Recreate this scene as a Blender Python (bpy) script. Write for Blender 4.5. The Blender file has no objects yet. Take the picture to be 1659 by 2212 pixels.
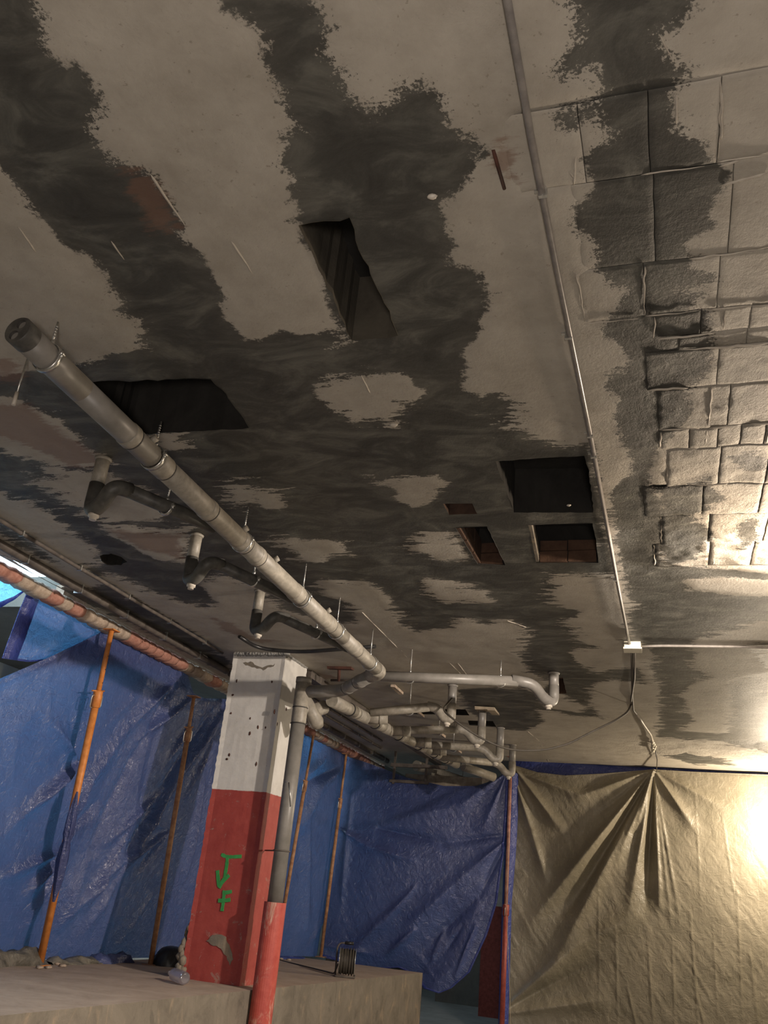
import bpy, bmesh, math, random
import numpy as np
from mathutils import Vector, Matrix
from mathutils.geometry import delaunay_2d_cdt, tessellate_polygon

random.seed(7); RNG = np.random.RandomState(11)
scene = bpy.context.scene
COL = scene.collection

# ------------------------------------------------------------ camera
CAM_M = [[0.952282,0.038902,0.302731],[0.291324,-0.411719,-0.863492],[0.091048,0.91048,-0.403406]]
cd = bpy.data.cameras.new('camera'); cam = bpy.data.objects.new('camera', cd); COL.objects.link(cam)
cam.matrix_world = Matrix.Translation((0, 0, 1.6)) @ Matrix(CAM_M).to_4x4()
cd.sensor_fit = 'VERTICAL'; cd.sensor_height = 36.0
cd.lens = 36.0 * 1854.0 / 2212.0
cd.clip_start = 0.05; cd.clip_end = 100
scene.camera = cam

# ------------------------------------------------------------ world and colour
w = bpy.data.worlds.new('world'); scene.world = w; w.use_nodes = True
w.node_tree.nodes['Background'].inputs[0].default_value = (0.62, 0.84, 1.0, 1)
w.node_tree.nodes['Background'].inputs[1].default_value = 6.5
vs = scene.view_settings
vs.view_transform = 'Standard'; vs.look = 'None'; vs.gamma = 1; vs.use_curve_mapping = False
vs.exposure = 0.0

# ------------------------------------------------------------ two work lamps outside the frame and two added fill lamps
def point(name, loc, power, color, radius):
    l = bpy.data.lights.new(name, 'POINT'); l.energy = power; l.color = color; l.shadow_soft_size = radius
    o = bpy.data.objects.new(name, l); COL.objects.link(o); o.location = loc; return o
LAMP_A = (0.86, 4.5, 3.28); LAMP_B = (1.46, 12.0, 2.75); FILL_C = (0.4, -1.2, 1.0)
point('work_light_near', LAMP_A, 120, (1.0, 0.80, 0.60), 0.035)
point('work_light_far', LAMP_B, 300, (1.0, 0.83, 0.62), 0.06)
def spot(name, loc, aim, power, color, radius, angle, blend):
    l = bpy.data.lights.new(name, 'SPOT'); l.energy = power; l.color = color; l.shadow_soft_size = radius; l.spot_size = math.radians(angle); l.spot_blend = blend
    o = bpy.data.objects.new(name, l); COL.objects.link(o); o.location = loc
    o.rotation_euler = (Vector(aim) - Vector(loc)).to_track_quat('-Z', 'Y').to_euler(); return o
FILL_D = (1.62, 4.62, 3.40)
spot('added_flood', FILL_D, (-3.7, 7.3, 1.35), 950, (1.0, 0.88, 0.76), 0.045, 86, .3)  # added flood, brightens column, tarps and platform
point('added_fill_behind', FILL_C, 250, (1.0, 0.89, 0.81), 0.25)  # added fill from behind the viewpoint, lifts the ceiling evenly

# ------------------------------------------------------------ helpers
DARK = [[(-1.504,0.923),(-1.322,0.967),(-1.388,1.044),(-1.403,1.091),(-1.446,1.186),(-1.429,1.211),(-1.38,1.265),(-1.419,1.369),(-1.486,1.419),(-1.496,1.467),(-1.483,1.531),(-1.404,1.608),(-1.414,1.84),(-1.448,1.855),(-1.43,1.949),(-1.449,2.193),(-1.491,2.24),(-1.503,2.441),(-1.439,2.452),(-1.339,2.403),(-1.243,2.447),(-1.161,2.431),(-1.113,2.44),(-1.106,2.509),(-1.203,2.7),(-1.746,2.831),(-2.15,2.732),(-2.357,2.515),(-2.328,2.492),(-2.195,2.455),(-2.086,2.439),(-1.913,2.413),(-1.857,2.26),(-1.906,2.202),(-1.864,2.159),(-1.839,2.017),(-1.811,1.891),(-1.854,1.859),(-1.888,1.802),(-1.875,1.642),(-1.865,1.487),(-1.858,1.321)],[(-0.911,1.066),(-0.953,1.148),(-0.935,1.194),(-0.895,1.241),(-0.91,1.357),(-0.908,1.444),(-0.91,1.529),(-0.958,1.567),(-1.004,1.634),(-0.998,1.725),(-1.029,1.824),(-1.081,1.865),(-1.052,1.891),(-1.065,1.963),(-1.065,2.101),(-1.086,2.246),(-1.101,2.407),(-1.113,2.44),(-1.106,2.509),(-1.226,2.765),(-0.738,2.842),(-0.68,2.66),(-0.63,2.62),(-0.602,2.566),(-0.56,2.442),(-0.513,2.331),(-0.539,2.212),(-0.617,2.163),(-0.575,2.077),(-0.582,2.01),(-0.586,1.926),(-0.539,1.886),(-0.463,1.815),(-0.445,1.747),(-0.403,1.773),(-0.405,1.713),(-0.441,1.655),(-0.47,1.644),(-0.484,1.588),(-0.503,1.53),(-0.533,1.472),(-0.587,1.48),(-0.617,1.509),(-0.657,1.515),(-0.688,1.531),(-0.719,1.487),(-0.715,1.402),(-0.734,1.35),(-0.719,1.276),(-0.708,1.205),(-0.676,1.123)],[(-2.357,2.515),(-2.007,2.502),(-1.6,2.536),(-1.106,2.509),(-0.68,2.66),(-0.678,2.765),(-0.732,2.901),(-0.671,3.0),(-0.62,2.947),(-0.557,3.047),(-0.568,3.174),(-0.649,3.247),(-0.558,3.235),(-0.528,3.334),(-0.379,3.413),(-0.26,3.438),(-0.254,3.626),(-0.258,4.321),(-0.25,5.019),(-0.243,5.14),(-0.331,5.095),(-0.523,5.118),(-0.656,5.18),(-0.7,5.666),(-0.528,5.821),(-0.651,6.088),(-0.613,6.563),(-0.488,6.754),(-0.67,6.787),(-0.674,7.212),(-0.543,7.481),(-0.193,7.334),(-0.135,7.946),(-0.459,7.752),(-0.646,8.084),(-0.707,8.777),(-0.641,9.442),(-0.894,9.411),(-1.281,9.12),(-1.297,9.803),(-1.601,10.379),(-1.867,10.346),(-2.08,9.354),(-1.967,8.311),(-1.607,8.178),(-1.262,8.201),(-1.187,8.426),(-0.992,7.937),(-1.139,7.457),(-1.131,7.058),(-1.139,6.957),(-0.991,6.521),(-0.964,6.238),(-1.065,5.987),(-1.254,6.134),(-1.319,5.986),(-1.476,5.985),(-1.553,6.243),(-1.841,6.307),(-1.918,6.136),(-1.878,5.848),(-1.843,5.55),(-1.835,5.323),(-1.877,5.181),(-2.051,5.202),(-2.088,5.108),(-2.237,5.074),(-2.246,5.213),(-2.308,5.467),(-2.217,5.541),(-2.175,5.647),(-2.301,6.076),(-2.406,6.088),(-2.614,5.968),(-2.683,5.85),(-2.804,5.769),(-2.693,5.186),(-2.799,5.143),(-2.899,5.016),(-3.126,5.1),(-3.167,5.246),(-3.239,5.593),(-3.365,5.658),(-3.511,5.576),(-3.605,5.314),(-3.676,5.208),(-3.665,5.107),(-3.751,4.909),(-3.928,4.997),(-3.858,4.782),(-3.691,4.711),(-3.573,4.553),(-3.541,4.415),(-3.517,3.959),(-3.52,3.756),(-3.558,3.688),(-3.599,3.577),(-3.668,3.321),(-2.843,2.401),(-2.716,2.512),(-2.558,2.483)],[(-0.136,1.253),(-0.145,1.339),(-0.138,1.376),(-0.134,1.447),(-0.177,1.484),(-0.202,1.511),(-0.149,1.544),(-0.114,1.538),(-0.095,1.6),(-0.144,1.626),(-0.206,1.638),(-0.201,1.707),(-0.112,1.679),(-0.08,1.749),(-0.148,1.802),(-0.161,1.878),(-0.138,1.929),(-0.207,2.003),(-0.207,2.074),(-0.163,2.147),(-0.162,2.236),(-0.125,2.352),(-0.074,2.399),(-0.111,2.496),(-0.169,2.64),(-0.168,2.669),(-0.11,2.707),(-0.08,2.781),(-0.09,2.875),(-0.159,2.864),(-0.177,2.97),(-0.139,3.109),(-0.151,3.23),(-0.145,3.365),(-0.119,3.512),(-0.103,3.603),(-0.109,3.743),(-0.193,3.852),(-0.218,4.023),(-0.228,4.299),(-0.213,5.101),(-0.208,5.725),(-0.224,6.456),(-0.245,6.643),(-0.164,6.666),(-0.073,6.859),(-0.078,7.449),(-0.036,7.937),(-0.049,8.9),(-0.082,9.969),(-0.114,10.384),(0.261,10.53),(0.557,10.52),(1.129,11.134),(1.486,11.196),(1.042,7.387),(0.803,7.403),(0.608,7.601),(0.546,7.718),(0.545,8.27),(0.607,9.238),(0.633,10.01),(0.538,10.082),(0.167,9.999),(0.193,9.738),(0.284,9.43),(0.185,8.973),(0.219,8.656),(0.13,8.317),(0.187,8.038),(0.307,7.722),(0.379,7.572),(0.22,7.264),(0.236,6.967),(0.191,6.693),(0.21,6.495),(0.647,6.087),(0.873,5.936),(0.781,5.149),(0.603,5.117),(0.146,5.001),(0.017,4.918),(0.009,4.6),(0.048,4.172),(-0.032,3.747),(0.013,3.499),(0.098,3.342),(0.152,3.273),(0.136,3.066),(0.164,3.013),(0.217,2.894),(0.209,2.685),(0.205,2.55),(0.123,2.53),(0.204,2.463),(0.093,2.442),(0.218,2.415),(0.136,2.318),(0.127,2.204),(0.193,2.164),(0.182,2.043),(0.219,2.003),(0.241,1.945),(0.202,1.902),(0.158,1.826),(0.09,1.763),(0.09,1.649),(0.123,1.585),(0.084,1.57),(0.046,1.469),(0.099,1.451),(0.141,1.406),(0.138,1.319)],[(-0.058,11.696),(0.217,11.481),(0.658,11.772),(0.848,12.266),(0.341,12.314)],[(0.605,6.643),(0.949,6.585),(1.057,7.52),(0.804,7.418),(0.703,6.973)],[(0.018,3.9),(0.113,3.886),(0.215,3.848),(0.306,4.061),(0.182,4.271),(0.291,4.492),(0.194,4.856),(0.043,4.958),(-0.004,4.599)],[(0.387,4.378),(0.469,4.297),(0.527,4.606),(0.443,4.732)],[(0.315,3.628),(0.435,3.6),(0.487,3.761),(0.391,3.773)],[(-4.222,3.938),(-3.893,3.932),(-3.922,4.097),(-3.946,4.265),(-4.045,4.745),(-4.094,4.502),(-4.077,4.153),(-4.347,4.077)],[(-4.352,4.485),(-4.322,4.9),(-4.338,5.257),(-3.923,5.137),(-3.856,5.684),(-3.901,6.715),(-3.988,7.36),(-4.217,7.771),(-4.283,6.802),(-4.339,5.896),(-4.457,5.363),(-4.521,4.891),(-4.615,4.512)]]  # dark cement outlines, plus one shadow line painted in near the olive tarp
LIGHT = [[(-3.022,2.6),(-2.777,2.649),(-2.716,2.78),(-2.675,2.901),(-2.723,3.173),(-2.688,3.329),(-2.832,3.375),(-2.959,3.349),(-3.106,3.392),(-3.077,3.303),(-3.143,3.205),(-3.314,2.926)],[(-3.297,3.466),(-3.013,3.403),(-2.853,3.405),(-2.787,3.479),(-2.719,3.6),(-2.676,3.723),(-2.798,4.031),(-2.912,4.062),(-3.206,4.064),(-3.255,3.989),(-3.275,3.787)],[(-3.264,4.08),(-3.063,4.097),(-3.044,4.192),(-2.799,4.241),(-2.731,4.218),(-3.04,4.731),(-3.201,4.722),(-3.259,4.54),(-3.23,4.437),(-3.307,4.245)],[(-1.363,2.804),(-1.264,2.773),(-1.141,2.764),(-1.025,2.766),(-0.954,2.75),(-0.896,2.905),(-0.95,3.007),(-1.025,2.996),(-1.11,3.167),(-1.15,3.092),(-1.288,3.088),(-1.322,2.983),(-1.347,2.899)],[(-2.177,3.631),(-2.095,3.641),(-2.027,3.687),(-1.961,3.757),(-1.963,3.947),(-2.074,3.987),(-2.094,3.849),(-2.23,3.903),(-2.227,3.746)],[(-1.353,3.664),(-1.203,3.661),(-1.032,3.665),(-1.028,3.796),(-1.104,3.927),(-1.23,4.019),(-1.288,3.931),(-1.299,3.805)],[(-2.252,4.416),(-2.112,4.397),(-1.848,4.447),(-1.836,4.635),(-2.01,4.711),(-2.099,4.82),(-2.234,4.721),(-2.222,4.555)],[(-1.393,4.481),(-1.286,4.384),(-1.152,4.395),(-1.101,4.482),(-1.099,4.798),(-1.26,4.804),(-1.419,4.678)],[(-1.502,5.152),(-1.379,5.122),(-1.115,5.423),(-1.103,5.598),(-1.467,5.61),(-1.499,5.401)],[(-2.348,3.067),(-2.143,3.081),(-2.192,3.198),(-2.258,3.237),(-2.354,3.191)],[(-1.187,8.426),(-0.972,8.305),(-0.857,8.692),(-0.725,8.995),(-0.863,9.242),(-1.177,9.059)],[(0.148,5.215),(0.356,5.168),(0.565,5.233),(0.77,5.266),(0.803,5.561),(0.48,5.508),(0.178,5.411)],[(-0.709,6.884),(-0.634,6.785),(-0.494,6.834),(-0.091,6.859),(-0.086,7.122),(-0.228,7.261),(-0.63,7.362),(-0.682,7.183)],[(-0.662,8.178),(-0.578,7.9),(-0.461,7.786),(-0.313,7.928),(-0.089,8.066),(-0.067,8.396),(-0.113,8.824),(-0.055,9.346),(-0.082,9.969),(-0.645,9.491),(-0.697,8.818)],[(-0.175,1.572),(-0.135,1.596),(-0.116,1.621),(-0.15,1.618),(-0.184,1.621)]]
RUST = [[(-1.494,1.56),(-1.413,1.61),(-1.419,1.828),(-1.473,1.839),(-1.535,1.827),(-1.527,1.703)],[(-0.368,1.682),(-0.352,1.692),(-0.352,1.851),(-0.374,1.85)],[(-0.389,1.698),(-0.37,1.694),(-0.37,1.743),(-0.346,1.757),(-0.349,1.848),(-0.379,1.849),(-0.39,1.807)],[(-3.474,5.903),(-3.358,6.089),(-3.344,6.556),(-3.088,6.622),(-3.389,6.701),(-3.556,6.312)],[(-2.983,2.646),(-2.749,2.742),(-2.74,3.122),(-2.688,3.329),(-2.959,3.349),(-3.019,3.085),(-3.219,2.916)],[(-3.251,4.131),(-3.074,4.219),(-2.785,4.257),(-3.025,4.655),(-3.234,4.477)],[(-3.224,7.701),(-3.091,7.801),(-3.071,7.948),(-3.25,7.963)],[(-2.599,2.371),(-2.522,2.453),(-2.668,2.576),(-2.804,2.498)]]
HOLES = [[(-1.047,1.898),(-0.959,1.895),(-0.908,1.905),(-0.874,1.896),(-0.889,1.998),(-0.892,2.087),(-0.892,2.162),(-0.892,2.243),(-0.891,2.321),(-0.893,2.416),(-0.896,2.515),(-0.987,2.517),(-1.079,2.514),(-1.072,2.412),(-1.064,2.277),(-1.057,2.155),(-1.053,2.056),(-1.05,1.966)],[(-2.353,2.603),(-2.227,2.615),(-2.093,2.64),(-1.921,2.656),(-1.768,2.68),(-1.756,2.762),(-1.764,2.867),(-1.767,2.967),(-1.782,3.087),(-1.992,3.084),(-2.258,3.07),(-2.449,3.067),(-2.408,2.812)],[(-0.716,3.551),(-0.52,3.547),(-0.306,3.546),(-0.3,3.667),(-0.301,3.865),(-0.317,4.178),(-0.507,4.16),(-0.724,4.139),(-0.718,3.82)],[(-0.672,4.31),(-0.501,4.312),(-0.33,4.321),(-0.33,4.574),(-0.342,4.905),(-0.709,4.884),(-0.688,4.582)],[(-1.079,4.321),(-0.901,4.316),(-0.901,4.603),(-0.899,4.912),(-1.068,4.887),(-1.075,4.59)],[(-1.075,3.993),(-0.92,4.003),(-0.921,4.139),(-1.076,4.137)],[(-0.965,7.777),(-0.863,7.751),(-0.894,8.355),(-1.012,8.387)],[(-2.724,9.278),(-2.075,9.234),(-2.096,9.554),(-2.775,9.584)],[(-2.18,9.852),(-1.883,9.853),(-1.905,10.183),(-2.216,10.129)]]
RIDGES = [((-2.136,5.822),(-2.139,7.105)),((-1.718,7.085),(-1.733,7.734)),((-1.795,7.243),(-1.781,7.651)),((-2.126,6.837),(-2.122,7.074)),((-1.702,1.838),(-1.71,1.93)),((-1.98,1.716),(-2.003,1.837)),((-1.294,1.919),(-1.295,2.081)),((-1.566,10.401),(-1.509,10.995)),((-1.524,11.325),(-1.599,12.642)),((-1.408,1.602),(-1.413,1.838)),((-0.198,1.848),(-0.182,1.886)),((-0.167,1.738),(-0.19,1.902)),((-0.241,1.63),(-0.164,1.635)),((0.089,1.646),(0.087,1.747)),((0.205,1.985),(0.328,1.962)),((0.198,1.914),(0.254,1.901)),((0.197,1.67),(0.201,1.818)),((-1.079,6.031),(-0.959,6.203)),((0.05,1.47),(0.087,1.571)),((-1.12,2.747),(-1.125,2.888)),((0.157,10.612),(0.305,10.463))]
POT = [(-3.6,4.577),(-3.494,4.55),(-3.455,4.612),(-3.468,4.706),(-3.553,4.763),(-3.663,4.748),(-3.66,4.677)]
SLOT = [(-4.343,4.609),(-4.305,4.721),(-4.304,4.931),(-4.311,5.163),(-4.382,5.213),(-4.385,5.015),(-4.385,4.837)]
HANG = [(-2.215,2.205,0.0),(-2.215,2.98,0.0),(-2.215,3.932,0.0),(-2.215,4.82,0.0),(-2.215,5.48,0.0),(-2.215,6.266,0.0)]
CABLE = [(-0.31,8.75,3.505),(-0.345,8.7,3.412),(-0.455,8.6,3.308),(-0.665,8.5,3.176),(-0.87,8.4,3.037),(-1.073,8.3,2.952),(-1.273,8.2,2.918),(-1.43,8.1,2.915),(-1.586,8.0,2.962),(-1.754,7.95,3.044),(-1.903,7.9,3.144),(-2.01,7.95,3.225)]
T = {'t1':{'top':[(-4.538,4.274,3.54),(-4.543,4.71,3.512),(-4.548,5.05,3.478)],'bot':[(-4.618,4.571,3.026),(-4.585,4.872,3.236),(-4.571,4.969,3.329),(-4.55,5.059,3.462)]},'t2a':{'top':[(-4.549,5.045,3.468),(-4.549,5.625,3.469),(-4.549,6.193,3.469),(-4.551,7.52,3.459)],'bot':[(-4.635,5.086,2.914),(-4.629,5.35,2.956),(-4.614,5.634,3.051),(-4.591,6.255,3.198),(-4.57,6.934,3.334),(-4.559,7.582,3.408)]},'t2b':{'top':[(-4.696,4.088,2.137),(-4.618,4.865,2.636),(-4.599,5.078,2.761),(-4.576,5.302,2.909),(-4.549,5.563,3.085),(-4.493,6.066,3.447),(-4.494,6.767,3.44),(-4.495,7.403,3.429),(-4.523,7.671,3.251),(-4.523,7.888,3.253),(-4.508,8.354,3.348),(-4.483,9.213,3.509)],'bot':[(-4.887,3.6,0.921),(-4.892,5.1,0.886),(-4.894,5.6,0.874),(-4.896,6.2,0.86),(-4.898,6.8,0.846),(-4.9,7.4,0.832),(-4.903,8.0,0.818),(-4.905,8.6,0.803),(-4.907,9.3,0.787)]},'t3':{'top':[(-4.491,9.318,3.455),(-4.492,10.498,3.449),(-4.498,11.296,3.412),(-4.501,12.221,3.395)],'bot':[(-4.907,9.2,0.786),(-4.911,10.2,0.763),(-4.914,11.2,0.739),(-4.66,12.38,0.713)]},'t4':{'top':[(-4.587,12.42,3.41),(-4.175,12.42,3.309),(-3.591,12.42,3.142),(-3.035,12.42,3.057),(-2.567,12.42,3.083),(-2.34,12.42,3.17),(-2.123,12.42,3.326)],'bot':[(-4.623,12.36,0.722),(-4.248,12.36,0.684),(-3.881,12.36,0.646),(-3.5,12.36,0.709),(-3.285,12.36,0.657),(-3.107,12.25,0.512),(-2.902,12.25,0.483)],'right':[(-2.116,12.38,3.321),(-2.124,12.38,2.783),(-2.148,12.38,2.187),(-2.214,12.38,1.611),(-2.334,12.38,1.212),(-2.539,12.38,0.759),(-2.772,12.38,0.548),(-2.933,12.38,0.471)]},'t5':{'top':[(-2.097,12.6,3.425),(-1.754,12.6,3.34),(-1.368,12.6,3.316),(-0.864,12.6,3.367),(-0.178,12.6,3.457),(0.344,12.6,3.453),(1.254,12.6,3.464),(2.552,12.6,3.47)],'bot':[(-2.12,12.6,0.02),(-1.5,12.6,0.02),(-1.0,12.6,0.02),(-0.5,12.6,0.02),(0.0,12.6,0.02),(0.5,12.6,0.02),(1.2,12.6,0.02),(2.4,12.6,0.02)]}}
CR2 = [((-4.494,7.376,3.441),(-4.609,6.765,2.699),0.05,0.02,0.07),((-4.609,6.765,2.699),(-4.715,6.362,2.016),0.05,0.07,0.09),((-4.499,7.381,3.405),(-4.639,7.044,2.5),-0.05,0.02,0.06),((-4.639,7.044,2.5),(-4.771,6.847,1.649),-0.05,0.06,0.09),((-4.771,6.847,1.649),(-4.867,6.772,1.031),0.04,0.08,0.1),((-4.525,8.317,3.24),(-4.662,7.808,2.354),0.06,0.03,0.06),((-4.662,7.808,2.354),(-4.785,7.401,1.563),0.07,0.06,0.06),((-4.785,7.401,1.563),(-4.862,7.139,1.063),0.05,0.06,0.09),((-4.539,8.112,3.147),(-4.693,7.588,2.153),-0.05,0.03,0.05),((-4.693,7.588,2.153),(-4.815,7.303,1.365),-0.05,0.05,0.06),((-4.724,7.993,1.957),(-4.779,7.304,1.598),0.06,0.015,0.05),((-4.779,7.304,1.598),(-4.851,6.771,1.136),0.05,0.05,0.07),((-4.727,8.006,1.936),(-4.782,7.706,1.578),-0.05,0.012,0.04),((-4.722,7.968,1.968),(-4.715,7.432,2.011),0.03,0.015,0.05),((-4.665,7.685,2.338),(-4.752,7.047,1.777),0.05,0.015,0.05),((-4.556,6.782,3.037),(-4.632,6.364,2.545),0.03,0.03,0.06),((-4.662,6.269,2.357),(-4.721,5.971,1.972),0.05,0.012,0.06),((-4.66,6.245,2.365),(-4.626,5.776,2.585),0.04,0.012,0.06),((-4.66,6.245,2.365),(-4.589,5.869,2.827),-0.03,0.012,0.05),((-4.663,6.275,2.347),(-4.757,5.727,1.744),0.04,0.015,0.07),((-4.765,6.496,1.692),(-4.82,6.237,1.337),0.06,0.015,0.05),((-4.765,6.496,1.692),(-4.835,6.496,1.239),-0.05,0.015,0.04),((-4.765,6.496,1.692),(-4.856,6.376,1.103),0.05,0.015,0.06),((-4.765,6.496,1.692),(-4.806,5.864,1.424),0.04,0.015,0.06),((-4.736,6.447,1.878),(-4.677,6.475,2.255),0.05,0.015,0.04),((-4.747,6.489,1.808),(-4.702,6.743,2.097),-0.04,0.015,0.05),((-4.493,6.082,3.444),(-4.542,6.003,3.131),0.04,0.01,0.06),((-4.606,5.103,2.719),(-4.515,5.899,3.3),0.03,0.03,0.03),((-4.524,7.694,3.247),(-4.614,7.019,2.663),0.05,0.012,0.04),((-4.565,7.771,2.983),(-4.633,7.596,2.544),0.04,0.02,0.03),((-4.579,8.283,2.89),(-4.67,8.12,2.304),0.05,0.03,0.04),((-4.65,8.43,2.435),(-4.789,8.624,1.532),0.04,0.03,0.04),((-4.723,7.307,1.958),(-4.834,7.027,1.246),0.045,0.02,0.04),((-4.812,8.079,1.385),(-4.893,7.687,0.864),0.03,0.03,0.05),((-4.575,6.269,2.919),(-4.667,6.175,2.324),0.03,0.04,0.05),((-4.596,5.659,2.779),(-4.67,5.828,2.306),0.03,0.03,0.05),((-4.637,5.428,2.515),(-4.717,5.628,2.001),0.03,0.04,0.05)]
CR3 = [((-4.511,12.23,3.33),(-4.586,11.541,2.843),0.06,0.03,0.1),((-4.586,11.541,2.843),(-4.686,11.163,2.202),0.05,0.1,0.12),((-4.522,12.184,3.256),(-4.599,10.919,2.761),-0.05,0.02,0.08),((-4.53,11.452,3.205),(-4.602,10.772,2.742),0.04,0.05,0.1),((-4.57,12.321,2.945),(-4.724,12.875,1.955),0.06,0.04,0.06),((-4.724,12.875,1.955),(-4.899,13.237,0.823),0.05,0.05,0.05),((-4.664,11.392,2.34),(-4.86,11.978,1.079),0.05,0.08,0.08),((-4.814,12.45,1.377),(-4.896,12.146,0.847),0.04,0.05,0.05)]
CR4 = [((-4.531,12.4,2.379),(-4.051,12.4,2.164),0.05,0.02,0.06),((-4.051,12.4,2.164),(-3.36,12.4,2.035),0.05,0.06,0.06),((-3.938,12.4,2.42),(-2.981,12.4,2.292),-0.05,0.04,0.06),((-2.981,12.4,2.292),(-2.148,12.4,2.453),-0.04,0.06,0.03),((-2.145,12.4,2.365),(-2.695,12.4,1.854),0.06,0.02,0.1),((-2.695,12.4,1.854),(-3.421,12.4,1.16),0.06,0.1,0.1),((-2.143,12.4,2.306),(-2.434,12.4,1.704),-0.04,0.02,0.07),((-2.434,12.4,1.704),(-3.148,12.4,0.964),-0.05,0.07,0.1),((-2.132,12.4,3.292),(-2.748,12.4,2.808),0.07,0.02,0.12),((-2.748,12.4,2.808),(-3.606,12.4,2.567),0.06,0.12,0.15),((-2.131,12.4,3.266),(-2.41,12.4,2.585),0.04,0.02,0.06),((-4.405,12.4,2.835),(-4.375,12.4,1.357),0.04,0.05,0.05),((-3.575,12.4,1.43),(-4.176,12.4,0.802),0.05,0.07,0.08),((-3.292,12.4,1.172),(-3.654,12.4,0.856),0.07,0.04,0.05),((-2.911,12.4,1.21),(-3.073,12.4,0.808),0.04,0.03,0.05),((-2.664,12.4,1.29),(-2.894,12.4,0.936),-0.035,0.03,0.05),((-3.27,12.4,0.897),(-2.931,12.4,0.555),0.03,0.03,0.05),((-2.478,12.4,1.308),(-2.723,12.4,0.685),0.05,0.03,0.03),((-4.59,12.4,0.873),(-3.913,12.4,0.829),0.05,0.04,0.05),((-3.332,12.4,1.684),(-3.75,12.4,1.184),0.04,0.03,0.05)]
CR5 = [((-0.178,12.6,3.451),(-1.778,12.6,1.43),0.09,0.02,0.13),((-0.178,12.6,3.451),(-1.268,12.6,1.644),-0.09,0.02,0.11),((-0.178,12.6,3.451),(-1.529,12.6,0.86),0.08,0.02,0.16),((-0.178,12.6,3.451),(-0.699,12.6,2.198),0.06,0.015,0.08),((-0.178,12.6,3.451),(-0.333,12.6,1.73),-0.08,0.015,0.09),((-0.178,12.6,3.451),(-0.534,12.6,1.712),0.05,0.015,0.08),((-0.178,12.6,3.451),(-0.162,12.6,1.746),0.04,0.01,0.05),((-0.178,12.6,3.451),(-0.03,12.6,1.544),0.03,0.01,0.03),((-0.178,12.6,3.451),(0.081,12.6,1.555),0.03,0.01,0.03),((-0.178,12.6,3.451),(0.307,12.6,2.729),0.05,0.015,0.08),((-0.178,12.6,3.451),(0.664,12.6,3.011),0.04,0.015,0.08),((-0.178,12.6,3.451),(-0.87,12.6,2.886),0.04,0.015,0.07),((-0.178,12.6,3.451),(-1.24,12.6,3.014),0.05,0.015,0.08),((-0.178,12.6,3.451),(-0.932,12.6,2.822),-0.04,0.01,0.05),((-0.178,12.6,3.451),(-0.422,12.6,2.679),0.05,0.01,0.05),((-0.178,12.6,3.451),(-0.572,12.6,2.61),-0.05,0.01,0.06),((-2.111,12.6,0.374),(-1.179,12.6,1.216),0.08,0.02,0.12),((-1.179,12.6,1.216),(-0.363,12.6,1.673),0.05,0.12,0.15),((-2.111,12.6,0.374),(-1.005,12.6,1.022),-0.05,0.02,0.1),((-2.109,12.6,0.322),(-0.895,12.6,0.62),0.05,0.02,0.1),((-2.08,12.6,3.31),(-1.801,12.6,2.524),0.06,0.02,0.06),((-1.801,12.6,2.524),(-1.604,12.6,1.953),0.05,0.05,0.07),((-2.069,12.6,3.375),(-1.426,12.6,2.61),0.06,0.02,0.07),((-2.081,12.6,3.342),(-1.115,12.6,3.052),0.05,0.02,0.08),((0.337,12.6,3.315),(0.341,12.6,1.792),0.012,0.012,0.012),((0.659,12.6,2.925),(0.752,12.6,1.83),0.012,0.012,0.012),((0.776,12.6,2.018),(0.736,12.6,0.559),0.018,0.015,0.015),((-0.318,12.6,1.304),(-0.284,12.6,0.345),0.018,0.015,0.015),((-0.023,12.6,1.439),(-0.036,12.6,0.376),0.015,0.012,0.015),((0.2,12.6,1.725),(0.24,12.6,0.411),0.018,0.012,0.015),((-0.583,12.6,0.809),(-0.468,12.6,0.322),0.02,0.01,0.015),((0.466,12.6,1.592),(0.46,12.6,0.438),0.012,0.012,0.012),((0.234,12.6,0.802),(0.319,12.6,0.421),0.02,0.01,0.012),((-0.712,12.6,1.478),(-0.704,12.6,0.292),0.012,0.012,0.012),((-0.921,12.6,2.586),(-0.926,12.6,0.265),0.01,0.012,0.012),((0.875,12.6,1.324),(0.914,12.6,0.495),0.02,0.015,0.02)]
PROPS = [((-4.36,5.914,3.377),(-4.712,6.436,0.839)),((-4.32,7.346,3.15),(-4.544,7.813,0.807)),((-4.4,10.649,3.385),(-4.62,10.835,0.696)),((-4.43,12.046,3.376),(-4.58,12.3,0.723))]
MA_ = (-2.184,2.041,3.338)
POST = ((-2.084,12.35,3.293),(-2.098,12.35,-0.0))
GRAF = [[(-3.589,6.999,1.765),(-3.537,6.999,1.749),(-3.473,6.999,1.755),(-3.4,6.999,1.764)],[(-3.528,6.999,1.745),(-3.523,6.999,1.692),(-3.524,6.999,1.638),(-3.527,6.999,1.593)],[(-3.6,6.999,1.64),(-3.583,6.999,1.579),(-3.562,6.999,1.509),(-3.539,6.999,1.551),(-3.488,6.999,1.613)],[(-3.562,6.999,1.509),(-3.536,6.999,1.573),(-3.501,6.999,1.599)],[(-3.523,6.999,1.483),(-3.487,6.999,1.479),(-3.441,6.999,1.492)],[(-3.507,6.999,1.484),(-3.502,6.999,1.407),(-3.502,6.999,1.34)],[(-3.549,6.999,1.415),(-3.495,6.999,1.418),(-3.442,6.999,1.431)]]
CPATCH = [[(-3.603,7.0,1.114),(-3.554,7.0,1.155),(-3.469,7.0,1.173),(-3.434,7.0,1.156),(-3.399,7.0,1.1),(-3.361,7.0,1.063),(-3.339,7.0,1.006),(-3.356,7.0,0.965),(-3.403,7.0,1.019),(-3.447,7.0,1.055),(-3.477,7.0,1.082),(-3.528,7.0,1.086),(-3.554,7.0,1.094)]]
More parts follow.
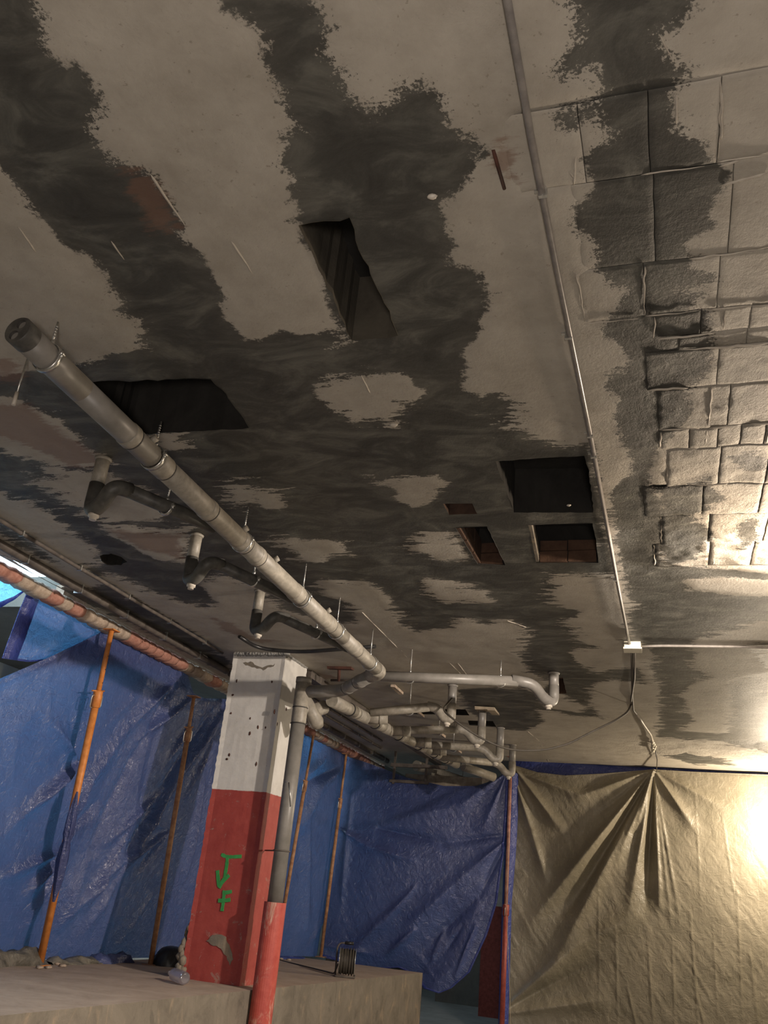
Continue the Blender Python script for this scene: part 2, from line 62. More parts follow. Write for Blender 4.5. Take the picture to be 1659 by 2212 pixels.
CSCAR = [(-3.671,7.0,3.402),(-3.6,7.0,3.408),(-3.525,7.0,3.382),(-3.47,7.0,3.366),(-3.408,7.0,3.384),(-3.345,7.0,3.39),(-3.36,7.0,3.374),(-3.416,7.0,3.362),(-3.458,7.0,3.329),(-3.496,7.0,3.35),(-3.569,7.0,3.365),(-3.642,7.0,3.375)]
DENTS = [(-3.355,7.0,3.231),(-3.707,7.0,3.234),(-3.725,7.0,3.103),(-3.713,7.0,2.94),(-3.514,7.0,2.899),(-3.427,7.0,2.825),(-3.497,7.0,2.767),(-3.353,7.0,2.825),(-3.664,7.0,2.577),(-3.392,7.0,2.51),(-3.426,7.0,2.823),(-3.494,7.0,2.767),(-3.662,7.0,2.576),(-3.68,7.0,2.539),(-3.391,7.0,2.511)]
DENTS2 = [(-3.262,6.944,2.955),(-3.262,7.177,3.028),(-3.262,7.029,2.862)]
ZP = lambda y: 0.826 - 0.0235 * (y - 7)

def link(name, me, mat=None, parent=None, smooth=False):
    o = bpy.data.objects.new(name, me); COL.objects.link(o)
    if mat is not None: me.materials.append(mat)
    if parent is not None: o.parent = parent
    if smooth: me.polygons.foreach_set('use_smooth', [True] * len(me.polygons))
    return o

def mesh(name, V, Fs, mat=None, parent=None, smooth=False):
    me = bpy.data.meshes.new(name); me.from_pydata([tuple(v) for v in V], [], Fs); me.update()
    return link(name, me, mat, parent, smooth)

class MB:
    def __init__(s): s.V = []; s.F = []; s.S = []
    def add(s, V, F, smooth=False):
        n = len(s.V); s.V += [tuple(v) for v in V]; s.F += [tuple(i + n for i in f) for f in F]; s.S += [smooth] * len(F); return s
    def box(s, lo, hi, jit=0):
        x0, y0, z0 = lo; x1, y1, z1 = hi
        V = [(x, y, z) for z in (z0, z1) for y in (y0, y1) for x in (x0, x1)]
        if jit: V = [tuple(c + random.uniform(-jit, jit) for c in v) for v in V]
        return s.add(V, [(0, 2, 3, 1), (4, 5, 7, 6), (0, 1, 5, 4), (2, 6, 7, 3), (0, 4, 6, 2), (1, 3, 7, 5)])
    def tube(s, P, r, n=14, cap=True, smooth=True):
        P = [Vector(p) for p in P]; R = list(r) if hasattr(r, '__len__') else [r] * len(P)
        T = []
        for i in range(len(P)):
            a = P[max(0, i - 1)]; b = P[min(len(P) - 1, i + 1)]; d = b - a
            T.append(d.normalized() if d.length > 1e-7 else (T[-1] if T else Vector((0, 0, 1))))
        u = T[0].orthogonal().normalized(); V = []
        for i, p in enumerate(P):
            u = (u - T[i] * u.dot(T[i])).normalized(); v = T[i].cross(u)
            for k in range(n):
                a = 2 * math.pi * k / n; V.append(p + (u * math.cos(a) + v * math.sin(a)) * R[i])
        F = [(i * n + k, i * n + (k + 1) % n, (i + 1) * n + (k + 1) % n, (i + 1) * n + k) for i in range(len(P) - 1) for k in range(n)]
        s.add(V, F, smooth)
        if cap:
            m = len(s.V) - len(V)
            s.F += [tuple(m + k for k in reversed(range(n))), tuple(m + (len(P) - 1) * n + k for k in range(n))]; s.S += [False, False]
        return s
    def ring(s, c, axis, R, r, n=24, m=8, a0=0, a1=2 * math.pi):
        axis = Vector(axis).normalized(); u = axis.orthogonal().normalized(); v = axis.cross(u)
        pts = [Vector(c) + (u * math.cos(a0 + (a1 - a0) * i / n) + v * math.sin(a0 + (a1 - a0) * i / n)) * R for i in range(n + 1)]
        return s.tube(pts, r, m)
    def blob(s, c, rad, n=10, m=7, j=0.15):
        V = [Vector((c[0], c[1], c[2] - rad[2]))]
        for i in range(1, m):
            t = math.pi * i / m - math.pi / 2
            for k in range(n):
                a = 2 * math.pi * k / n; q = 1 + random.uniform(-j, j)
                V.append(Vector((c[0] + rad[0] * q * math.cos(t) * math.cos(a), c[1] + rad[1] * q * math.cos(t) * math.sin(a), c[2] + rad[2] * q * math.sin(t))))
        V.append(Vector((c[0], c[1], c[2] + rad[2]))); L = len(V) - 1
        F = [(0, 1 + (k + 1) % n, 1 + k) for k in range(n)] + [(1 + i * n + k, 1 + i * n + (k + 1) % n, 1 + (i + 1) * n + (k + 1) % n, 1 + (i + 1) * n + k) for i in range(m - 2) for k in range(n)] + [(1 + (m - 2) * n + k, 1 + (m - 2) * n + (k + 1) % n, L) for k in range(n)]
        return s.add(V, F, True)
    def build(s, name, mat, parent=None):
        me = bpy.data.meshes.new(name); me.from_pydata(s.V, [], s.F); me.polygons.foreach_set('use_smooth', s.S); me.update()
        return link(name, me, mat, parent)

def fillet(P, r, n=6):
    P = [Vector(p) for p in P]; out = [P[0]]
    for i in range(1, len(P) - 1):
        a = P[i - 1] - P[i]; b = P[i + 1] - P[i]; d = min(r, a.length * .49, b.length * .49)
        p0 = P[i] + a.normalized() * d; p1 = P[i] + b.normalized() * d
        for k in range(n + 1):
            t = k / n; out.append((1 - t) ** 2 * p0 + 2 * t * (1 - t) * P[i] + t * t * p1)
    out.append(P[-1]); return out

def thing(name, label, cat, loc=(0, 0, 0), group=None):
    o = bpy.data.objects.new(name, None); COL.objects.link(o); o.location = loc; o.empty_display_size = .05
    o['label'] = label; o['category'] = cat
    if group: o['group'] = group
    bpy.context.view_layer.update()
    return o
def adopt(root):           # parts were modelled in world coordinates: keep them there under a root set at the thing's base
    M = Matrix.Translation(-root.location)
    for c in root.children_recursive: c.data.transform(M)
def tag(o, label, cat, group=None):
    o['label'] = label; o['category'] = cat
    if group: o['group'] = group
    return o
def struct(o): o['kind'] = 'structure'; return o
def rebase(o):             # origin of a one-mesh thing at its own foot
    bb = np.array([v.co[:] for v in o.data.vertices]); c = ((bb[:, 0].min() + bb[:, 0].max()) / 2, (bb[:, 1].min() + bb[:, 1].max()) / 2, bb[:, 2].min())
    o.data.transform(Matrix.Translation(-Vector(c))); o.location = c; return o

# numpy value noise
_tab = RNG.rand(256, 256)
def vnoise(x, y, s=1.0, seed=0):
    x = np.asarray(x) * s + seed * 17.3; y = np.asarray(y) * s + seed * 9.1
    xi = np.floor(x).astype(int); yi = np.floor(y).astype(int); fx = x - xi; fy = y - yi
    fx = fx * fx * (3 - 2 * fx); fy = fy * fy * (3 - 2 * fy)
    g = lambda a, b: _tab[a & 255, b & 255]
    return (g(xi, yi) * (1 - fx) + g(xi + 1, yi) * fx) * (1 - fy) + (g(xi, yi + 1) * (1 - fx) + g(xi + 1, yi + 1) * fx) * fy - .5
def fbm(x, y, s, o=4, seed=0):
    return sum(vnoise(x, y, s * 2 ** k, seed + k) / 2 ** k for k in range(o))

def sdf(px, py, poly):     # signed distance, negative inside
    P = np.array(poly, float); Q = np.roll(P, -1, 0); d2 = np.full(px.shape, 1e9); ins = np.zeros(px.shape, bool)
    for (ax, ay), (bx, by) in zip(P, Q):
        ex, ey = bx - ax, by - ay; L = ex * ex + ey * ey + 1e-12
        t = np.clip(((px - ax) * ex + (py - ay) * ey) / L, 0, 1)
        d2 = np.minimum(d2, (px - ax - t * ex) ** 2 + (py - ay - t * ey) ** 2)
        if abs(ey) > 1e-12:
            c = ((ay > py) != (by > py)) & (px < ex * (py - ay) / ey + ax); ins ^= c
    d = np.sqrt(d2); return np.where(ins, -d, d)

def inside(px, py, poly): return sdf(px, py, poly) < 0

# ------------------------------------------------------------ materials
class NT:
    def __init__(s, name):
        s.m = bpy.data.materials.new(name); s.m.use_nodes = True; s.t = s.m.node_tree; s.t.nodes.clear()
        s.out = s.n('ShaderNodeOutputMaterial')
    def n(s, ty, **k):
        nd = s.t.nodes.new(ty)
        for a, v in k.items(): setattr(nd, a, v)
        return nd
    def l(s, a, b): s.t.links.new(a, b)
    def coords(s, scale=(1, 1, 1), src='Object'):
        tc = s.n('ShaderNodeTexCoord'); mp = s.n('ShaderNodeMapping'); s.l(tc.outputs[src], mp.inputs[0]); mp.inputs['Scale'].default_value = scale; return mp.outputs[0]
    def noise(s, scale, detail=4, rough=.6, vec=None, dist=0):
        nz = s.n('ShaderNodeTexNoise'); nz.inputs['Scale'].default_value = scale; nz.inputs['Detail'].default_value = detail; nz.inputs['Roughness'].default_value = rough; nz.inputs['Distortion'].default_value = dist
        if vec is not None: s.l(vec, nz.inputs['Vector'])
        return nz.outputs['Fac']
    def math(s, op, a, b=None, c=None):
        m = s.n('ShaderNodeMath', operation=op)
        for i, v in enumerate((a, b, c)):
            if v is None: continue
            if isinstance(v, (int, float)): m.inputs[i].default_value = v
            else: s.l(v, m.inputs[i])
        return m.outputs[0]
    def ramp(s, f, stops):
        r = s.n('ShaderNodeValToRGB'); s.l(f, r.inputs[0]); e = r.color_ramp.elements
        while len(e) < len(stops): e.new(.5)
        for i, (p, c) in enumerate(stops): e[i].position = p; e[i].color = (*c, 1) if len(c) == 3 else c
        return r.outputs[0]
    def mix(s, f, a, b, bl='MIX'):
        m = s.n('ShaderNodeMix', data_type='RGBA', blend_type=bl)
        for i, v in ((0, f), (6, a), (7, b)):
            if isinstance(v, (int, float)): m.inputs[i].default_value = v
            elif isinstance(v, tuple): m.inputs[i].default_value = (*v, 1)
            else: s.l(v, m.inputs[i])
        return m.outputs[2]
    def smooth(s, f, a, b, lo=0, hi=1):
        r = s.n('ShaderNodeMapRange', interpolation_type='SMOOTHSTEP'); s.l(f, r.inputs[0])
        for i, v in enumerate((a, b, lo, hi)): r.inputs[i + 1].default_value = v
        return r.outputs[0]
    def bump(s, h, strength=.4, dist=.01, prev=None):
        b = s.n('ShaderNodeBump'); s.l(h, b.inputs['Height']); b.inputs['Strength'].default_value = strength; b.inputs['Distance'].default_value = dist
        if prev is not None: s.l(prev, b.inputs['Normal'])
        return b.outputs[0]
    def pbr(s, color, rough=.6, normal=None, metal=0, spec=.5, **k):
        p = s.n('ShaderNodeBsdfPrincipled')
        for nm, v in (('Base Color', color), ('Roughness', rough), ('Metallic', metal), ('Specular IOR Level', spec)):
            if isinstance(v, (int, float)): p.inputs[nm].default_value = v
            elif isinstance(v, tuple): p.inputs[nm].default_value = (*v, 1)
            else: s.l(v, p.inputs[nm])
        for nm, v in k.items(): p.inputs[nm].default_value = v
        if normal is not None: s.l(normal, p.inputs['Normal'])
        return p.outputs[0]
    def done(s, sh): s.l(sh, s.out.inputs[0]); return s.m

def attr(t, name):
    a = t.n('ShaderNodeAttribute'); a.attribute_name = name; return a.outputs['Fac']

def simple(name, c0, c1, rough=.6, scale=12, bscale=60, bstr=.3, bdist=.003, metal=0, spec=.4, thr=(.35, .65)):
    t = NT(name); v = t.coords()
    c = t.ramp(t.noise(scale, 5, .62, v), [(thr[0], c0), (thr[1], c1)])
    return t.done(t.pbr(c, rough, t.bump(t.noise(bscale, 3, .6, v), bstr, bdist), metal, spec))

def ceiling_material():
    t = NT('patched_plaster'); v = t.coords()
    big = t.noise(2.2, 3, .5, v); med = t.noise(13, 6, .7, t.coords((1, 1.0, 1)), .3); fine = t.noise(95, 4, .7, v)
    br = t.noise(9, 6, .72, t.coords((.55, 2.6, 1)), .2)
    ragg = t.smooth(t.noise(2.3, 2, .5, v), .40, .60, .25, 1.0)
    d = attr(t, 'dark_edge'); rg = attr(t, 'brush')
    e1 = t.math('MULTIPLY', t.math('SUBTRACT', med, .5), .14)
    e2 = t.math('MULTIPLY', t.math('MULTIPLY', t.math('SUBTRACT', br, .5), .80), t.math('MULTIPLY', ragg, rg))
    e3 = t.math('MULTIPLY', t.math('MULTIPLY', t.math('SUBTRACT', fine, .5), .17), ragg)
    dd = t.math('ADD', t.math('ADD', d, e1), t.math('ADD', e2, e3))
    mask = t.smooth(dd, -.012, .009)           # 0 = dark cement and the painted shadow line, 1 = old light plaster
    veil = t.smooth(dd, -.12, .0)              # thin cement near its edge
    light = t.ramp(t.noise(5, 6, .65, v), [(.3, (.29, .260, .215)), (.55, (.36, .328, .277)), (.75, (.41, .375, .32))])
    specks = t.smooth(t.noise(38, 3, .75, v), .30, .36)
    light = t.mix(t.math('SUBTRACT', 1, t.math('MULTIPLY', t.math('SUBTRACT', 1, specks), .5)), (.16, .135, .10), light)
    dn = t.noise(3.4, 7, .68, t.coords((1, 1.7, 1)), .8)
    dark = t.ramp(dn, [(.30, (.036, .034, .030)), (.48, (.060, .058, .051)), (.58, (.098, .095, .082)), (.70, (.155, .147, .126))])
    dark = t.mix(t.math('MULTIPLY', veil, .35), dark, (.10, .093, .08))
    col = t.mix(mask, dark, light)
    rust = attr(t, 'rust_edge')
    rd = t.math('ADD', rust, t.math('ADD', t.math('MULTIPLY', t.math('SUBTRACT', med, .5), .12), t.math('MULTIPLY', t.math('SUBTRACT', br, .5), .25)))
    rm = t.smooth(rd, -.03, .02, .62, 0)
    col = t.mix(rm, col, (.17, .095, .065))
    rough = t.smooth(mask, 0, 1, .52, .62)
    h = t.math('ADD', t.math('MULTIPLY', mask, .5), t.math('MULTIPLY', t.noise(70, 5, .75, t.coords((1.0, .8, 1))), .9))
    h = t.math('ADD', h, t.math('MULTIPLY', t.noise(19, 5, .6, v), .9))
    ly = attr(t, 'lump')
    st = t.math('ADD', .30, t.math('MULTIPLY', ly, 1.1))
    b = t.n('ShaderNodeBump'); t.l(h, b.inputs['Height']); t.l(st, b.inputs['Strength']); b.inputs['Distance'].default_value = .0075
    return t.done(t.pbr(col, rough, b.outputs[0], 0, t.smooth(mask, 0, 1, .22, .5)))
M_CEIL = ceiling_material()

def concrete(name, a, b, rough=.8, sc=(1, 1, 1), streak=False):
    t = NT(name); v = t.coords(sc)
    n = t.noise(3.5, 7, .7, v, .6); c = t.ramp(n, [(.3, a), (.5, tuple((x + y) / 2 for x, y in zip(a, b))), (.72, b)])
    if streak:
        s_ = t.noise(2.6, 7, .75, t.coords((1, 1.6, .9)), .8)
        c = t.mix(t.smooth(s_, .52, .66, 0, .75), c, (.30, .235, .165)); c = t.mix(t.smooth(s_, .44, .34, 0, .55), c, (.09, .08, .065))
    return t.done(t.pbr(c, rough, t.bump(t.noise(45, 5, .7, v), .5, .006), 0, .3))
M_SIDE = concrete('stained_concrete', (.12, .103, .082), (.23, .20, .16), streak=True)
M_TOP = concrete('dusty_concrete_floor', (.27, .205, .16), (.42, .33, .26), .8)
M_WALL = concrete('grey_wall', (.20, .195, .18), (.30, .29, .27))
M_DARKWALL = concrete('dark_wall', (.12, .115, .10), (.18, .17, .15))
M_OUT = concrete('light_well_wall', (.42, .45, .42), (.52, .55, .52))
M_RIDGE = simple('old_plaster_ridge', (.34, .30, .25), (.42, .38, .32), .55, 30, 200, .3, .002)
M_CAV = concrete('cavity_shade', (.012, .011, .010), (.030, .028, .025), .95)  # near-black tone puts the shade inside the openings into the colour
M_CAV2 = concrete('cavity_side_lit', (.035, .030, .023), (.10, .088, .068), .95)  # lighter copy, light on the first opening's sides put into the colour
M_CLAY = simple('clay_brick', (.055, .028, .017), (.095, .052, .032), .85, 14, 70, .5, .004)
M_CLAYD = simple('dark_clay', (.045, .025, .017), (.075, .042, .028), .9, 14, 70, .5, .004)  # darker clay tone for opening linings and the upper brick course
M_EDGE = simple('broken_brick_red', (.33, .145, .105), (.44, .23, .175), .8, 30, 90, .6, .004)
M_MORT = simple('mortar_drips', (.33, .25, .19), (.47, .38, .30), .8, 30, 90, .6, .004)
M_PVC = simple('grey_pvc_dusty', (.19, .172, .142), (.29, .262, .218), .5, 22, 120, .12, .001, 0, .5)
M_PVC2 = simple('grey_pvc_clean', (.15, .14, .125), (.21, .196, .178), .42, 9, 60, .05, .001, 0, .5)
M_PVCD = simple('dark_grey_pvc', (.045, .043, .040), (.095, .09, .08), .5, 16, 90, .15, .001)
M_RING = simple('rubber_joint', (.03, .028, .025), (.06, .055, .05), .6)
M_STEEL = simple('galvanised_steel', (.40, .40, .38), (.62, .61, .58), .32, 40, 100, .15, .0005, .85)
M_ORANGE = simple('orange_painted_steel', (.52, .17, .035), (.70, .27, .07), .5, 18, 90, .25, .001)
M_RUSTY = simple('worn_tan_painted_steel', (.30, .13, .06), (.50, .28, .14), .6, 20, 90, .3, .001)
M_PINK = simple('dusty_pink_painted_steel', (.26, .10, .07), (.44, .24, .19), .6, 20, 90, .3, .001)
M_REDP = simple('dark_red_painted_steel', (.20, .035, .025), (.32, .07, .05), .5, 20, 90, .3, .001)
M_BLACK = simple('black_plastic', (.012, .012, .013), (.025, .024, .024), .35, 10, 30, .2, .004)
M_CABLE = simple('grey_cable', (.045, .038, .03), (.07, .06, .048), .6)
M_COND = simple('painted_conduit', (.15, .135, .125), (.22, .20, .18), .3, 20, 80, .2, .001)
M_CONDD = simple('dusty_dark_conduit', (.06, .05, .045), (.12, .10, .085), .6)
M_BOX = simple('beige_plastic', (.52, .48, .38), (.60, .56, .46), .45)
M_WHITEP = simple('cream_plastic', (.42, .38, .32), (.55, .50, .43), .4)
M_GREEN = simple('green_spray_paint', (.03, .20, .05), (.05, .30, .08), .5)
M_REBAR = simple('rusty_rebar', (.035, .014, .010), (.08, .030, .020), .85)
M_WOODM = simple('dusty_board', (.22, .17, .12), (.36, .30, .22), .8)

def red_sleeve():
    t = NT('worn_red_sleeve'); v = t.coords(); n = t.noise(6, 6, .7, t.coords((1.5, 1.5, .6)), .5)
    c = t.ramp(t.noise(14, 5, .7, v), [(.3, (.34, .045, .035)), (.7, (.45, .085, .062))])
    c = t.mix(t.smooth(n, .54, .68, 0, .8), c, (.52, .36, .28))
    return t.done(t.pbr(c, .5, t.bump(t.noise(70, 4, .6, v), .3, .003)))
M_SLEEVE = red_sleeve()

COL_Z0 = ZP(7.2) - .02
def column_material():
    t = NT('red_and_white_column_paint'); tc = t.n('ShaderNodeTexCoord'); sx = t.n('ShaderNodeSeparateXYZ'); t.l(tc.outputs['Object'], sx.inputs[0]); v = tc.outputs['Object']
    z = t.math('ADD', sx.outputs[2], t.math('MULTIPLY', t.math('SUBTRACT', t.noise(18, 3, .6, v), .5), .012)); z = t.math('ADD', z, COL_Z0)
    k = t.smooth(z, 2.284 - .003, 2.284 + .003)
    wh = t.ramp(t.noise(6, 6, .7, v), [(.3, (.52, .50, .47)), (.7, (.64, .62, .585))])
    rd = t.ramp(t.noise(9, 6, .7, v), [(.3, (.27, .040, .034)), (.7, (.36, .068, .054))])
    low = t.smooth(sx.outputs[2], .0, .7, 1, 0)
    wear = t.smooth(t.math('ADD', t.noise(11, 7, .75, v, .5), t.math('MULTIPLY', low, .05)), .615, .65, 0, .55)
    rd = t.mix(wear, rd, (.30, .23, .19))
    c = t.mix(k, rd, wh)
    c = t.mix(t.smooth(t.noise(26, 3, .8, v), .70, .73, 0, .7), c, (.20, .15, .13))
    return t.done(t.pbr(c, .55, t.bump(t.noise(50, 5, .65, v), .4, .004), 0, .35))
M_COLUMN = column_material()

def tarp_material(name, c0, c1, trans, tr_amt=.35, weave=True, gloss=.22, crumple=.8):
    t = NT(name); v = t.coords()
    c = t.ramp(t.noise(1.6, 4, .6, v, .5), [(.3, c0), (.7, c1)])
    h = t.math('ADD', t.noise(9, 4, .6, v, 1.2), t.math('MULTIPLY', t.noise(42, 3, .6, v, 1.0), .28))
    nb = t.bump(h, crumple, .03)
    nb = t.bump(t.noise(260, 1, .5, t.coords((1, 1, .12))), .12, .002, nb)
    if weave:
        wv = t.noise(110, 2, .5, t.coords((1, 1, .04)), 0)
        wh = t.noise(110, 2, .5, t.coords((.04, .04, 1)), 0)
        k = t.math('MAXIMUM', t.smooth(wv, .60, .70), t.math('MULTIPLY', t.smooth(wh, .62, .70), .5))
        c = t.mix(t.math('MULTIPLY', k, .35), c, tuple(min(1, x * 1.8 + .03) for x in c1))
    p = t.pbr(c, gloss, nb, 0, .6)
    tr = t.n('ShaderNodeBsdfTranslucent'); tr.inputs[0].default_value = (*trans, 1); t.l(nb, tr.inputs['Normal'])
    mx = t.n('ShaderNodeMixShader'); mx.inputs[0].default_value = tr_amt; t.l(p, mx.inputs[1]); t.l(tr.outputs[0], mx.inputs[2])
    return t.done(mx.outputs[0])
M_BLUE = tarp_material('blue_plastic_tarp', (.048, .062, .175), (.085, .105, .24), (.07, .24, .48), .17)
M_BLUEC = tarp_material('thin_blue_tarp', (.10, .20, .40), (.16, .30, .52), (.22, .62, .95), .55)
M_HEM = tarp_material('folded_blue_hem', (.035, .05, .22), (.06, .085, .30), (.04, .10, .5), .15, False)
M_OLIVE = tarp_material('olive_plastic_tarp', (.19, .170, .122), (.28, .248, .185), (.25, .23, .16), .12, True, .42, .35)
def clear(name, col, rough, mix):
    t = NT(name); g = t.n('ShaderNodeBsdfGlossy'); g.inputs['Roughness'].default_value = rough; g.inputs[0].default_value = (.8, .8, .85, 1)
    tr = t.n('ShaderNodeBsdfTransparent'); tr.inputs[0].default_value = (*col, 1)
    df = t.n('ShaderNodeBsdfTranslucent'); df.inputs[0].default_value = (*col, 1)
    m1 = t.n('ShaderNodeMixShader'); m1.inputs[0].default_value = .35; t.l(g.outputs[0], m1.inputs[1]); t.l(df.outputs[0], m1.inputs[2])
    m2 = t.n('ShaderNodeMixShader'); m2.inputs[0].default_value = mix; t.l(tr.outputs[0], m2.inputs[1]); t.l(m1.outputs[0], m2.inputs[2])
    return t.done(m2.outputs[0])
M_CLEAR = clear('clear_plastic', (.80, .80, .86), .15, .72)
M_DUSTP = simple('dirty_plastic_sheet', (.07, .066, .055), (.17, .155, .13), .4, 10, 25, .7, .02)
def emit(name, col, s):
    t = NT(name); e = t.n('ShaderNodeEmission'); e.inputs[0].default_value = (*col, 1); e.inputs[1].default_value = s; return t.done(e.outputs[0])
M_TUBE = emit('lit_tube', (.9, .95, 1), 6)
M_LAMP = emit('lit_floodlight_glass', (1, .85, .62), 40)

# ------------------------------------------------------------ ceiling
ZC = 3.5
def mask_fields(x, y):
    d = np.full(x.shape, 9.)
    for p in DARK: d = np.minimum(d, sdf(x, y, p))
    for p in LIGHT: d = np.maximum(d, -sdf(x, y, p))
    r = np.full(x.shape, 9.)
    for p in RUST: r = np.minimum(r, sdf(x, y, p))
    return np.clip(d, -1, 1), np.clip(r, -1, 1)
def lumpiness(x, y):       # rough, badly pointed plaster right of the conduit
    s_ = lambda v, a, b: np.clip((v - a) / (b - a), 0, 1)
    a = s_(x, -.40, -.05) * s_(y, 1.9, 3.4) * (1 - .9 * s_(y, 4.9, 5.3))
    b = 1.6 * s_(y, 10.3, 10.8) * s_(x, -.6, -.1) * s_(-y, -12.0, -11.7) + .25 * s_(y, 10.4, 11)
    return np.maximum(a, b)
def set_attrs(me, x, y):
    d, r = mask_fields(x, y)
    for n, v in (('dark_edge', d), ('rust_edge', r), ('lump', lumpiness(x, y)), ('brush', np.clip((y - 1.9) / 1.6, .08, 1) * (1 - .72 * np.clip((x + .35) / .12, 0, 1) * (y < 5.6)))):
        a = me.attributes.new(n, 'FLOAT', 'POINT'); a.data.foreach_set('value', v.astype(np.float32))
    return d

def lumps(x, y, L): return L * (.010 * fbm(x, y, 7, 3, 5) + .006 * fbm(x, y, 22, 2, 8))
rows = [(1.62, 1.90, -.36), (1.90, 2.28, -.20), (2.28, 2.555, -.22), (2.555, 2.69, .02), (2.69, 2.78, .10), (2.78, 3.035, -.02), (3.035, 3.355, .02), (3.355, 3.53, .03), (3.53, 3.90, .05), (3.90, 4.25, -.06), (4.25, 4.62, .02), (4.62, 4.98, -.02)]
def jag(poly, amp, step=.035):
    out = []
    for (ax, ay), (bx, by) in zip(poly, poly[1:] + poly[:1]):
        L = math.hypot(bx - ax, by - ay); n = max(1, int(L / step))
        for k in range(n):
            t = k / n; j = 0 if k == 0 else random.uniform(-amp, amp)
            out.append((ax + (bx - ax) * t - (by - ay) / L * j, ay + (by - ay) * t + (bx - ax) / L * j))
    return out
JH = [jag(h, .008 if i in (0, 1) else (.005 if i == 2 else .002)) for i, h in enumerate(HOLES)]
JH.append(jag(POT, .008)); JH.append(jag(SLOT, .006))

def build_ceiling():
    X0, X1, Y0, Y1 = -4.40, 1.7, .75, 13.6
    ys = [Y0]
    while ys[-1] < Y1: ys.append(ys[-1] + .026 + .0022 * (ys[-1]))
    ys[-1] = Y1
    P = []
    for j, y in enumerate(ys):
        st = .030 + .0018 * y
        n = int((X1 - X0) / st); xs = np.linspace(X0, X1, n + 1)
        vis = [(x, y) for x in xs if x < .45 + .12 * y + .3]
        P += vis
        P.append((X1, y))
    P += [(x, -4) for x in (X0, -2, 0, X1, 5)] + [(5, y) for y in (0, 4, 8, 12, 18)] + [(x, 18) for x in (X0, -2, 0, X1)] + [(X0, y) for y in (-2, 0, 15)]
    P = list(dict.fromkeys((round(a, 4), round(b, 4)) for a, b in P))
    arr = np.array(P); keep = np.ones(len(P), bool)
    for h in JH:
        m = np.abs(sdf(arr[:, 0], arr[:, 1], h)); keep &= ~(m < .006)
        keep &= ~inside(arr[:, 0], arr[:, 1], h)
    P = [p for p, k in zip(P, keep) if k]
    E = []
    for h in JH:
        n0 = len(P); P += [tuple(q) for q in h]; E += [(n0 + i, n0 + (i + 1) % len(h)) for i in range(len(h))]
    r = delaunay_2d_cdt([Vector(p) for p in P], E, [], 0, 1e-5)
    V = np.array([(v[0], v[1]) for v in r[0]]); F = r[2]
    cen = np.array([V[list(f)].mean(0) for f in F]); ok = np.ones(len(F), bool)
    for h in JH: ok &= ~inside(cen[:, 0], cen[:, 1], h)
    F = [f for f, k in zip(F, ok) if k]
    x, y = V[:, 0], V[:, 1]
    d, _ = mask_fields(x, y); L = lumpiness(x, y)
    z = ZC + .004 * fbm(x, y, 1.7, 3, 3) * 2 + np.where(d < 0, .002, -.002) * np.clip(np.abs(d) / .03, 0, 1)
    z += lumps(x, y, L)
    under = np.zeros(len(x), bool)
    for y0, y1, xs0 in rows: under |= (y >= y0) & (y <= y1) & (x > xs0 + .02)
    z = np.where(under, ZC + .010, z)
    z -= .010 * np.exp(-((x + 4.28) / .07) ** 2)                 # thickened plaster ridge by the slab edge
    me = bpy.data.meshes.new('ceiling'); me.from_pydata(np.column_stack([x, y, z]).tolist(), [], [tuple(reversed(f)) for f in F]); me.update()
    set_attrs(me, x, y)
    o = link('ceiling', me, M_CEIL, None, True); return struct(o)
ceiling = build_ceiling()

# blocks of the ceiling that stand out under the thin plaster
def block(x0, x1, y0, y1, drop, tilt):
    sx = max(4, int((x1 - x0) / .016)); sy = max(4, int((y1 - y0) / .016)); g = .0012
    xs = np.r_[x0 + g, np.linspace(x0 + g + .0035, x1 - g - .0035, sx - 1), x1 - g]; ys = np.r_[y0 + g, np.linspace(y0 + g + .0035, y1 - g - .0035, sy - 1), y1 - g]
    X, Y = np.meshgrid(xs, ys); X = X + .003 * vnoise(X, Y, 18, 2); Y = Y + .005 * vnoise(X, Y, 14, 3)
    e = np.minimum(np.minimum(X - x0, x1 - X), np.minimum(Y - y0, y1 - Y)); e = np.clip(e / .010, 0, 1)
    Z = ZC + .004 * fbm(X, Y, 1.7, 3, 3) * 2 - drop + lumps(X, Y, lumpiness(X, Y)) + .0012 * (1 - e) ** 2 + tilt * (Y - (y0 + y1) / 2)
    q = .0010 + .0018 * min(1, max(0, (y0 - 2.2) / 1.3)); Z[0, :] += q; Z[-1, :] += q; Z[1:-1, 0] += q; Z[1:-1, -1] += q
    n = sx + 1; F = [(j * n + i, (j + 1) * n + i, (j + 1) * n + i + 1, j * n + i + 1) for j in range(sy) for i in range(sx)]
    me = bpy.data.meshes.new('ceiling_block'); me.from_pydata(np.column_stack([X.ravel(), Y.ravel(), Z.ravel()]).tolist(), [], F); me.update()
    set_attrs(me, X.ravel(), Y.ravel()); link('ceiling_block', me, M_CEIL, ceiling, True)
for k, (y0, y1, xs0) in enumerate(rows):
    x = xs0
    wd = [.20, .245, .21, .17, .24, .28, .26, .105, .20, .26, .24, .26][k]
    while x < .45 + .12 * y0 + .25:
        w_ = wd * random.uniform(.85, 1.15)
        block(x, x + w_, y0, y1, random.uniform(.001, .0030) * (1.5 if k >= 7 else (1 if k > 2 else .4)), random.uniform(-.0015, .0015)); x += w_ + (.002 if k > 6 else .0005)
